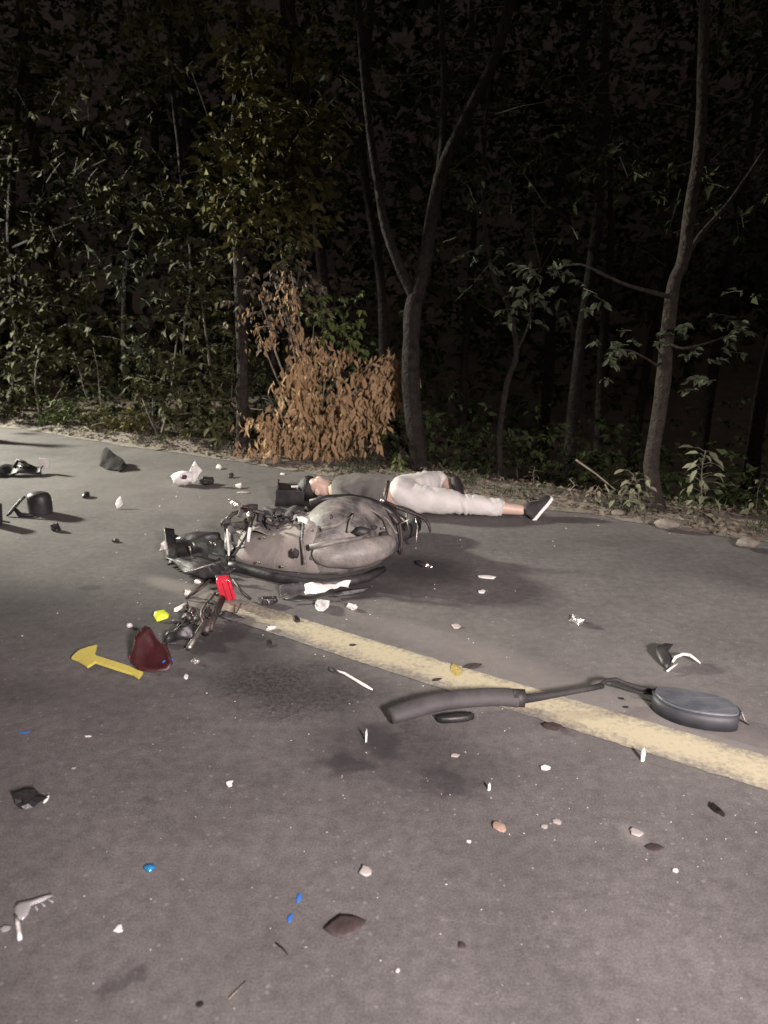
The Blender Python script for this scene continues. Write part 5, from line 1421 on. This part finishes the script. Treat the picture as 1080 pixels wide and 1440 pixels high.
mep = bpy.data.meshes.new('pad'); bmx.to_mesh(mep); bmx.free()
pad = empty('seat_pad', (cx, cy, 0), 'dark slate seat pad with a glossy top lying right of the mudguard bar', 'seat pad')
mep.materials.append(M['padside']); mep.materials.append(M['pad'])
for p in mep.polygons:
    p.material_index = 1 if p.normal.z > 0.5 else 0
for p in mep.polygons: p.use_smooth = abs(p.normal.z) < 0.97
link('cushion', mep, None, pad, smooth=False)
pipe = [Vector((p[0] - cx, p[1] - cy, 0.062)) for p in ft_]
MB().tube(pipe + [pipe[0]], 0.0028, 6, cap=False).build('piping', M['padside'], pad)
hk = Vector((1.266, 2.407, 0)) - Vector((cx, cy, 0))
MB().tube([hk + Vector((0, 0, 0.05)), hk + Vector((0.012, -0.005, 0.02)), hk + Vector((0.03, -0.015, 0.006))], 0.004, 6).build('hook', M['steel'], pad)
# black and white shard
bo = [(-0.0522, 0.099), (-0.0348, 0.132), (0.0, 0.1485), (0.0348, 0.143), (0.0174, 0.121), (-0.0058, 0.0935), (-0.0087, 0.0715), (0.0058, 0.055), (-0.0174, 0.022), (-0.0377, 0.0), (-0.0493, 0.0385)]
bs = empty('curved_shard', (1.181, 2.801, 0), 'black curved shard with a white rim above the slate seat pad', 'shard')
dome_mesh(bo, 0.02, 0.004).build('shell', M['black'], bs, (0, 0, 0.006), (0.30, 0, 0))
b0 = Vector((1.181, 2.801, 0))
MB().tube([Vector(p) - b0 for p in [(1.172, 2.817, 0.03), (1.192, 2.841, 0.04), (1.226, 2.857, 0.045), (1.261, 2.87, 0.035), (1.283, 2.861, 0.02), (1.301, 2.851, 0.006)]], [0.004, 0.006, 0.006, 0.007, 0.006, 0.003], 6).build('rim', M['chipwhite'], bs)
MB().tube([Vector(p) - b0 for p in [(1.136, 2.773, 0.012), (1.167, 2.798, 0.018), (1.196, 2.824, 0.02)]], [0.004, 0.003], 6).build('rim', M['chipwhite'], bs)

# upper left debris
mi = Vector((-2.357, 5.03, 0))
mir = empty('mirror_housing', mi, 'black rounded housing with an open bracket loop, at the left edge of the road', 'housing')
hs = MB(); v = []; f = []; K = 18
for (zz, rr_) in [(0.004, 0.078), (0.03, 0.082), (0.08, 0.083), (0.12, 0.078), (0.140, 0.066), (0.15, 0.040), (0.153, 0.005)]:
    for k in range(K):
        a = 2 * math.pi * k / K
        v.append((math.cos(a) * rr_ + 0.012, math.sin(a) * rr_ * 0.8, zz))
for i in range(6):
    for k in range(K):
        k2 = (k + 1) % K
        f.append((i * K + k, i * K + k2, (i + 1) * K + k2, (i + 1) * K + k))
hs.add(v, f); hs.build('shell', M['black'], mir)
MB().tube([(-0.07, -0.02, 0.125), (-0.10, -0.03, 0.10), (-0.135, -0.05, 0.06), (-0.165, -0.07, 0.02), (-0.185, -0.08, 0.006)], [0.008, 0.010, 0.011, 0.011, 0.006], 7).build('bracket', M['black'], mir)
MB().tube([(-0.135, -0.05, 0.045), (-0.10, -0.07, 0.012), (-0.06, -0.08, 0.010), (0.0, -0.08, 0.012)], [0.012, 0.018, 0.018, 0.010], 7).build('bracket', M['black'], mir)

bl_ = Vector((-2.978, 6.133, 0))
bum = empty('bumper_piece', bl_, 'flat black bumper piece with a white plate on its end, far left', 'bumper')
MB().sheet((-0.34, 0.06, 0.08), (0.16, 0.08, 0.06), (0.22, -0.05, 0.012), (-0.34, -0.10, 0.012), 14, 6, 0.02, 9, 3, 0.012).build('skin', M['black'], bum)
MB().tube([(-0.06, 0.02, 0.06), (-0.02, 0.02, 0.12), (0.03, 0.02, 0.10), (0.07, 0.0, 0.07)], 0.015, 7).build('bracket', M['black'], bum)
MB().box((0.175, 0.06, 0.085), (0.075, 0.012, 0.085), (0.1, 0.1, 0.1), 0.004).build('plate', M['white'], bum)
MB().tube([(0.0, -0.01, 0.075), (0.03, -0.015, 0.07)], 0.008, 6).build('bolt', M['steel'], bum)

wp0 = Vector((-2.287, 6.335, 0))
wed = MB()
wed.sheet(*[Vector(p) - wp0 for p in [(-2.445, 6.425, 0.01), (-2.182, 6.199, 0.008), (-2.145, 6.3, 0.051), (-2.446, 6.62, 0.125)]], 8, 6, 0.012, 9, 4, 0.014, 0.02)
tag(wed.build('wedge_shard', M['wedge'], None, wp0, smooth=False), 'dark pointed shard leaning up on the far left road, right of the bumper piece', 'shard')
wl_ = Vector((-1.543, 5.806, 0))
wlh = empty('lamp_housing', wl_, 'mangled white lamp housing on the road left of the black box', 'lamp housing')
hb2 = MB()
hb2.lump((-0.02, 0, 0.055), 0.075, 5, (1.15, 0.7, 0.72), 3, 0.35)
hb2.sheet((0.0, 0.02, 0.06), (0.08, 0.04, 0.185), (0.13, 0.02, 0.10), (0.07, 0.0, 0.02), 6, 6, 0.012, 20, 7, 0.012)
hb2.build('shell', M['white'], wlh)
MB().lump((0.0, -0.048, 0.075), 0.024, 5, (1.0, 0.6, 0.7)).build('socket', M['darkred'], wlh)
MB().box((0.165, 0.02, 0.03), (0.09, 0.05, 0.05), (0.3, 0.2, 0.5), 0.008).lump((0.14, 0.0, 0.022), 0.028, 8, (1.3, 0.8, 0.7), 2, 0.9).build('mounting_block', M['black'], wlh)

bx_ = Vector((-0.661, 5.03, 0))
bxo = empty('black_box', (bx_.x, bx_.y + 0.25, 0), 'black open plastic box lying between the scooter and the head of the person', 'box')
bm2 = MB()
bm2.box((0, 0, 0.11), (0.20, 0.16, 0.012), (0.15, 0.1, 0.1), 0.003)
bm2.box((-0.10, 0, 0.08), (0.012, 0.17, 0.16), (0, 0.15, 0.1), 0.003)
bm2.box((0.0, -0.075, 0.06), (0.20, 0.012, 0.12), (0.2, 0.05, 0.1), 0.003)
bm2.box((0.0, 0.075, 0.06), (0.20, 0.012, 0.12), (0.0, 0.05, 0.1), 0.003)
bm2.build('shell', M['black'], bxo)
MB().box((0.03, -0.02, 0.13), (0.05, 0.014, 0.012), (0, 0, 0.2), 0.002).build('label_tab', M['white'], bxo)

# unseen upright panel added beyond the left border to throw its shadow in
og = empty('shadow_panel', (-4.25, 7.62, 0), 'unseen black panel added beyond the left edge to cast a shadow on the road', 'fairing')
MB().sheet((-0.10, 0.10, 0.01), (0.10, -0.10, 0.01), (0.05, -0.06, 0.62), (-0.11, 0.10, 0.74), 8, 12, 0.02, 6, 3, 0.01).build('skin', M['black'], og)
MB().tube([(0.12, 0.12, 0.0), (0.10, 0.06, 0.2), (0.0, 0.0, 0.45)], 0.02, 7).build('strut', M['darksteel'], og)

# small pieces: each its own thing
SMALL = [
 # name, label, category, px, py, l px, w px, material, seed, rz, tilt
 ('white_chip', 'round white chip alone on the lower left road', 'chip', (-0.643, 1.499, 0), 0.0259, 0.0293, 'chipwhite', 1, 0.3, (0, 0)),
 ('white_chip', 'small white chip below the mottled soot stain, left of centre', 'chip', (-0.483, 2.063, 0), 0.0289, 0.0356, 'chipwhite', 2, 0.2, (0.1, 0)),
 ('pale_chip', 'flat pale grey chip above the big dark fallen leaf', 'chip', (-0.049, 1.689, 0), 0.0455, 0.0492, 'pale', 3, 0.1, (0, 0)),
 ('blue_flake', 'upper of the two blue flakes near the big dark leaf', 'flake', (-0.216, 1.6, 0), 0.0182, 0.0399, 'blue', 5, -0.2, (0, 0)),
 ('blue_flake', 'lower of the two blue flakes near the big dark leaf', 'flake', (-0.232, 1.531, 0), 0.0158, 0.0421, 'blue', 6, -0.1, (0, 0)),
 ('fallen_leaf', 'big dark fallen leaf in the lower middle of the road', 'leaf', (-0.094, 1.507, 0), 0.1074, 0.0693, 'darkleaf', 7, 0.25, (0.1, 0)),
 ('blue_splinter', 'thin blue splinter by the left border', 'splinter', (-1.249, 2.353, 0), 0.0546, 0.0124, 'blue', 8, 0.25, (0, 0)),
 ('pale_flake', 'small pale flake right of the thin blue splinter', 'flake', (-1.023, 2.327, 0), 0.0295, 0.0148, 'chipwhite', 9, 0.0, (0, 0)),
 ('pale_flake', 'tiny pale flake above the black torn clump', 'flake', (-1.002, 2.144, 0), 0.0161, 0.0184, 'pale', 10, 0.0, (0, 0)),
 ('bark_chip', 'small dark bark chip right of the big dark leaf', 'bark chip', (0.185, 1.449, 0), 0.0286, 0.0218, 'darkleaf', 11, -0.4, (0.1, 0)),
 ('white_pebble', 'tiny white pebble near the bottom centre', 'pebble', (0.031, 1.38, 0), 0.013, 0.0146, 'chipwhite', 12, 0, (0, 0)),
 ('white_flake', 'bright white flake on the asphalt below the yellow line', 'flake', (0.524, 2.144, 0), 0.046, 0.0253, 'chipwhite', 13, 0.2, (0.2, 0)),
 ('fallen_leaf', 'tan fallen leaf on the asphalt left of the bright white flake', 'leaf', (0.332, 1.865, 0), 0.041, 0.0533, 'tanleaf', 14, 0.5, (0.1, 0)),
 ('pale_chip', 'pale crumbly chip beside the dark oval leaf', 'chip', (0.716, 1.841, 0), 0.0487, 0.0406, 'pale', 15, -0.5, (0, 0)),
 ('fallen_leaf', 'dark oval leaf on the lower right road', 'leaf', (0.751, 1.781, 0), 0.0553, 0.0356, 'darkleaf', 16, -0.1, (0, 0)),
 ('bark_chip', 'rough dark bark chip below the right end of the yellow line', 'bark chip', (0.99, 1.937, 0), 0.0338, 0.0719, 'bark', 17, 0.3, (0.1, 0)),
 ('white_crumb', 'white crumb right below the dark oval leaf', 'crumb', (0.778, 1.692, 0), 0.0209, 0.0209, 'chipwhite', 18, 0, (0, 0)),
 ('white_crumb', 'white crumb below the tan leaf', 'crumb', (0.239, 1.804, 0), 0.018, 0.016, 'chipwhite', 19, 0, (0, 0)),
 ('fallen_leaf', 'dark narrow leaf on the yellow line above the mudguard bar', 'leaf', (0.205, 2.714, 0), 0.0673, 0.0308, 'darkleaf', 20, 0.6, (0.1, 0)),
 ('fallen_leaf', 'small dark leaf on the upper part of the yellow line', 'leaf', (-0.145, 3.025, 0), 0.0616, 0.037, 'darkleaf', 21, 0.0, (0, 0)),
 ('fallen_leaf', 'dark twisted leaf at the upper edge of the yellow line, right of the narrow leaf', 'leaf', (0.361, 2.832, 0), 0.0931, 0.0378, 'darkleaf', 22, 0.35, (0.2, 0)),
 ('fallen_leaf', 'yellow leaf lying on the yellow line above the mudguard bar', 'leaf', (0.29, 2.789, 0), 0.0459, 0.1148, 'oliveleaf', 23, 0.1, (0.1, 0)),
 ('paper_tag', 'pale rounded tag right of the dark red shell', 'tag', (-0.788, 2.748, 0), 0.0312, 0.0765, 'chipwhite', 24, 0.25, (0, 0)),
 ('pale_chip', 'pale square chip against the left side of the fork wreckage', 'chip', (-0.981, 3.404, 0), 0.0512, 0.1025, 'chipwhite', 25, -0.5, (0.2, 0)),
 ('white_flake', 'larger of two white flakes on the far lane', 'flake', (0.546, 3.823, 0), 0.1137, 0.0606, 'chipwhite', 26, -0.15, (0.15, 0)),
 ('white_flake', 'smaller of two white flakes on the far lane', 'flake', (0.499, 3.626, 0), 0.0614, 0.0506, 'chipwhite', 27, 0.3, (0.1, 0)),
 ('pale_flake', 'pale bent flake below the two white flakes on the far lane', 'flake', (0.328, 3.212, 0), 0.0519, 0.0454, 'pale', 28, 0.0, (0.2, 0)),
 ('dark_bit', 'small dark bit on the pale line above the soot stain', 'plastic bit', (-0.406, 3.274, 0), 0.0396, 0.066, 'black', 29, 0.4, (0.3, 0)),
 ('dark_bit', 'small dark bit just above the mottled soot stain', 'plastic bit', (-0.497, 3.032, 0), 0.0278, 0.0679, 'black', 30, 0, (0.2, 0)),
 ('white_chip', 'white chip on the far left road between two black bits', 'chip', (-1.854, 5.169, 0), 0.0698, 0.1196, 'chipwhite', 31, 0, (0.7, 0)),
 ('pale_chip', 'pale oval chip right of the mangled white lamp housing', 'chip', (-1.402, 6.362, 0), 0.0665, 0.1208, 'chipwhite', 32, 0, (0.3, 0)),
 ('white_chip', 'pale chip behind the scooter handlebar', 'chip', (-1.116, 5.719, 0), 0.0657, 0.1094, 'chipwhite', 33, 0, (0.3, 0)),
 ('pale_flake', 'long pale flake behind the scooter handlebar', 'flake', (-1.047, 5.572, 0), 0.1282, 0.0534, 'pale', 34, 0, (0, 0)),
 ('dark_bit', 'dark bit behind the mangled white lamp housing', 'plastic bit', (-1.242, 6.06, 0), 0.0808, 0.1155, 'black', 35, 0, (0.3, 0)),
 ('white_flake', 'flat white flake beside the brown shrub on the road', 'flake', (-0.832, 6.158, 0), 0.0703, 0.0703, 'chipwhite', 36, 0, (0, 0)),
 ('pale_flake', 'pale flake on the near lane left of the tan leaf', 'flake', (0.236, 2.214, 0), 0.033, 0.0283, 'pale', 37, 0, (0, 0)),
 ('fallen_leaf', 'small brown leaf below the yellow line near the mudguard rod', 'leaf', (0.598, 2.385, 0), 0.0854, 0.0502, 'darkleaf', 38, -0.35, (0.1, 0)),
 ('dark_bit', 'dark speck above the cable of the slate seat pad', 'plastic bit', (0.894, 2.579, 0), 0.0295, 0.0215, 'black', 39, 0, (0, 0)),
 ('dark_bit', 'dark speck under the cable of the slate seat pad', 'plastic bit', (0.894, 2.518, 0), 0.0342, 0.021, 'black', 40, 0, (0, 0)),
 ('pale_chip', 'pale chip at the left border beside the clear bracket', 'chip', (-0.917, 1.497, 0), 0.0276, 0.0276, 'clear', 41, 0.5, (0.2, 0)),
 ('dark_bit', 'dark bit near the bottom border left of centre', 'plastic bit', (-0.4, 1.295, 0), 0.017, 0.0201, 'black', 42, 0, (0, 0)),
 ('pale_chip', 'pale round chip on the right of the near lane', 'chip', (0.463, 1.865, 0), 0.0267, 0.0308, 'pale', 43, 0, (0, 0)),
 ('pale_chip', 'pale worn chip left of the pale crumbly chip', 'chip', (0.504, 1.884, 0), 0.0331, 0.0289, 'pale', 44, 0, (0, 0)),
]
for (nm, lab, cat, p, l, w, mt, sd_, rz, tl) in SMALL:
    leafy = 'leaf' in nm
    out = None
    if leafy:
        out = [(-l / 2, 0), (-l * .33, w * .28), (-l * .05, w * .48), (l * .25, w * .36), (l / 2, 0.02 * w), (l * .22, -w * .40), (-l * .08, -w * .5), (-l * .34, -w * .30)]
    plate(nm, lab, cat, p, l, w, mt, sd_, rz=rz, tilt=tl, z=0.0012 + (abs(tl[0]) * w * 0.4), thick=0.0008 if leafy else max(0.0012, min(l, w) * 0.09), bulge=min(l, w) * (0.07 if leafy else 0.03), noise=min(l, w) * (0.10 if leafy else 0.05), outline=out, n=7, jag=0.5)

# blue foil cap
bc = (-0.629, 1.702, 0)
plate('foil_cap', 'shiny blue foil cap on the lower left road', 'cap', bc, 0.0324, 0.0362, 'cyan', 4, bulge=0.0057, noise=0.005, n=11, jag=0.35)
# long white splinter with dark end
sp = Vector((-0.121, 2.731, 0))
spl = empty('splinter', sp, 'long bent white splinter with a dark end on the near lane', 'splinter')
MB().tube([Vector(p) - sp for p in [(-0.201, 2.796, 0.006), (-0.156, 2.755, 0.012), (-0.112, 2.707, 0.01), (-0.074, 2.663, 0.01), (-0.044, 2.639, 0.005)]], [0.004, 0.006, 0.006, 0.007, 0.003], 6).build('strip', M['chipwhite'], spl)
MB().lump(Vector((-0.21, 2.792, 0.008)) - sp, 0.011, 3).build('end', M['black'], spl)
# upright splinters
for (nm, lab, p, h, w, mt) in [
    ('glass_splinter', 'thin glass splinter standing left of the mudguard bar', (-0.061, 2.292, 0), 0.05, 0.006, 'glass'),
    ('white_fragment', 'white fragment standing on the lower edge of the yellow line', (0.849, 2.182, 0), 0.048, 0.012, 'chipwhite'),
    ('white_fragment', 'small white fragment standing below the mudguard bar', (0.325, 2.031, 0), 0.026, 0.008, 'chipwhite')]:
    mb = MB()
    mb.add([(-w / 2, 0, 0), (w / 2, 0.002, 0), (w * 0.55, 0, h * .6), (w * 0.1, 0, h), (-w * .5, 0, h * .7),
            (-w / 2, 0.005, 0), (w / 2, 0.007, 0), (w * 0.55, 0.005, h * .6), (w * 0.1, 0.005, h), (-w * .5, 0.005, h * .7)],
           [(0, 1, 2, 3, 4), (9, 8, 7, 6, 5), (0, 5, 6, 1), (1, 6, 7, 2), (2, 7, 8, 3), (3, 8, 9, 4), (4, 9, 5, 0)])
    tag(mb.build(nm, M[mt], None, p, (-0.15, 0.05, 0.1), smooth=False), lab, 'fragment')
# clear forked bracket lower left
cb = Vector((-0.879, 1.536, 0))
clr = empty('clear_bracket', cb, 'clear plastic forked bracket with a white leg, lower left', 'bracket')
dome_mesh([(p[0] - cb.x, p[1] - cb.y) for p in [(-0.925, 1.558), (-0.926, 1.577), (-0.91, 1.581), (-0.885, 1.591), (-0.852, 1.607), (-0.844, 1.6), (-0.863, 1.581), (-0.886, 1.567), (-0.881, 1.54), (-0.887, 1.523), (-0.903, 1.527)]], 0.008, 0.003).build('plate', M['clear'], clr, (0, 0, 0.003))
MB().tube([Vector(p) - cb for p in [(-0.908, 1.532, 0.008), (-0.891, 1.507, 0.007), (-0.877, 1.483, 0.005), (-0.867, 1.465, 0.004)]], [0.004, 0.0055, 0.005, 0.0055], 7).build('leg', M['chipwhite'], clr)
for a_, b_ in [((-0.88, 1.572, 0.004), (-0.864, 1.555, 0.003)), ((-0.868, 1.582, 0.004), (-0.851, 1.567, 0.003)), ((-0.854, 1.591, 0.004), (-0.836, 1.581, 0.003))]:
    MB().tube([Vector(a_) - cb, Vector(b_) - cb], 0.0025, 5).build('tooth', M['clear'], clr)
# clumps and crumpled things
o = clump('torn_clump', 'black torn clump at the left border with a white sliver beside it', 'rubber clump', (-1.069, 1.963, 0), 0.038, 'black', 3, (1.0, 0.9, 0.65), 0.9)
plate('white_sliver', 'white sliver leaning on the black torn clump', 'sliver', (-1.019, 1.977, 0), 0.010, 0.032, 'chipwhite', 4, rz=-0.3, tilt=(0.5, 0), z=0.008)
clump('crumpled_foil', 'crumpled silver foil alone on the far lane at the right', 'foil', (0.891, 3.258, 0), 0.030, 'foil', 5, (1.25, 0.8, 0.6), 0.9)
clump('crumpled_foil', 'small crumpled silver piece right of the dark red shell', 'foil', (-0.782, 2.869, 0), 0.017, 'foil', 6, (1.1, 0.9, 0.7), 0.9)
clump('glass_bead', 'glinting glass bead above the dark red shell', 'glass', (-1.162, 3.212, 0), 0.013, 'glass', 7, (1, 1, 0.8), 0.6)
clump('glass_heap', 'heap of crushed white glass in front of the scooter', 'glass', (-0.299, 3.429, 0), 0.036, 'glass', 8, (1.3, 0.9, 0.6), 1.0)
clump('glass_piece', 'bright broken glass piece right of the crushed glass heap', 'glass', (-0.151, 3.412, 0), 0.020, 'glass', 9, (1.2, 0.8, 0.7), 1.0)
clump('glass_piece', 'small bright glass piece on the worn end of the yellow line', 'glass', (-0.512, 3.182, 0), 0.017, 'glass', 10, (1.2, 0.8, 0.7), 1.0)
o = empty('clamp', (-0.567, 3.472, 0), 'black clamp with a bright bolt in front of the scooter', 'clamp')
MB().box((0, 0, 0.02), (0.06, 0.035, 0.035), (0, 0.1, 0.3), 0.006).lump((0.03, 0.01, 0.02), 0.018, 2).build('jaw', M['black'], o)
MB().tube([(0.008, -0.022, 0.035), (0.008, -0.024, 0.006)], 0.006, 6).build('bolt', M['steel'], o)
clump('black_lump', 'black lump on the far left road above the white chip', 'plastic lump', (-2.193, 5.451, 0), 0.032, 'black', 11, (1.2, 0.8, 0.7), 0.7)
clump('black_lump', 'black lump in front of the rounded black housing', 'plastic lump', (-2.089, 4.65, 0), 0.034, 'black', 12, (1, 0.8, 0.85), 0.7)
clump('black_lump', 'smallest black lump, left of the storage bucket of the scooter', 'plastic lump', (-1.63, 4.425, 0), 0.018, 'black', 13, (1.2, 0.8, 0.6), 0.7)
o = empty('black_block', (-2.519, 4.77, 0), 'black block cut by the left border of the road', 'plastic block')
MB().box((0, 0, 0.07), (0.075, 0.06, 0.14), (0.1, 0.1, 0.3), 0.008).build('block', M['black'], o)
MB().tube([(0.03, -0.01, 0.03), (0.09, -0.01, 0.02)], 0.006, 6).build('pin', M['rubber'], o)
o = empty('latch', (0.221, 3.995, 0), 'dark latch with white shards right of the scooter cowl', 'latch')
MB().box((-0.015, 0.01, 0.014), (0.05, 0.025, 0.022), (0.1, 0.2, -0.5), 0.005).build('body', M['black'], o)
MB().lump((0.018, -0.005, 0.012), 0.014, 4, (1.4, 0.8, 0.8), 1, 0.9).lump((0.04, -0.02, 0.008), 0.010, 5, (0.8, 0.8, 1), 1, 0.9).build('shards', M['foil'], o)
tw = Vector((-0.237, 1.438, 0))
tag(MB().tube([(-0.018, 0.016, 0.003), (0.0, 0.0, 0.005), (0.012, -0.014, 0.003)], [0.0025, 0.0015], 5).build('twig', M['bark'], None, tw), 'thin dark twig left of the big dark leaf', 'twig')
tw = Vector((-0.325, 1.327, 0))
tag(MB().tube([(-0.014, -0.02, 0.003), (0.0, 0.0, 0.004), (0.016, 0.024, 0.003)], [0.0015, 0.001], 5).build('twig', M['drystem'], None, tw), 'thin pale straw near the bottom border', 'straw')

# grit: countless tiny crumbs and glass grains
rgt = np.random.RandomState(31)
mbv = []; mbf = []
def grit(n, fx, fy, lo, hi):
    for _ in range(n):
        x = fx(); y = fy(); r = rgt.uniform(lo, hi) * (0.6 + 0.16 * y)
        k = len(mbv)
        a = rgt.uniform(0, 6.28)
        for t in range(4):
            rr_ = r * rgt.uniform(0.6, 1.3)
            mbv.append((x + math.cos(a + t * 1.57) * rr_, y + math.sin(a + t * 1.57) * rr_, 0.001))
        mbv.append((x, y, r * rgt.uniform(0.5, 1.0)))
        for t in range(4): mbf.append((k + t, k + (t + 1) % 4, k + 4))
grit(120, lambda: rgt.uniform(-1.0, 1.3), lambda: rgt.uniform(1.2, 2.6), 0.0012, 0.0028)
grit(80, lambda: rgt.normal(0.55, 0.4), lambda: rgt.uniform(1.5, 2.6), 0.0014, 0.0032)
grit(70, lambda: rgt.normal(-0.4, 0.7), lambda: rgt.normal(3.4, 0.4), 0.002, 0.004)
grit(60, lambda: rgt.uniform(-3, 2), lambda: rgt.uniform(4.2, 5.6), 0.002, 0.005)
me = bpy.data.meshes.new('grit'); me.from_pydata(mbv, [], mbf); me.update()
tag(link('grit', me, M['chipwhite'], smooth=False), 'tiny pale grit and glass crumbs scattered over the asphalt', 'grit', kind='stuff')
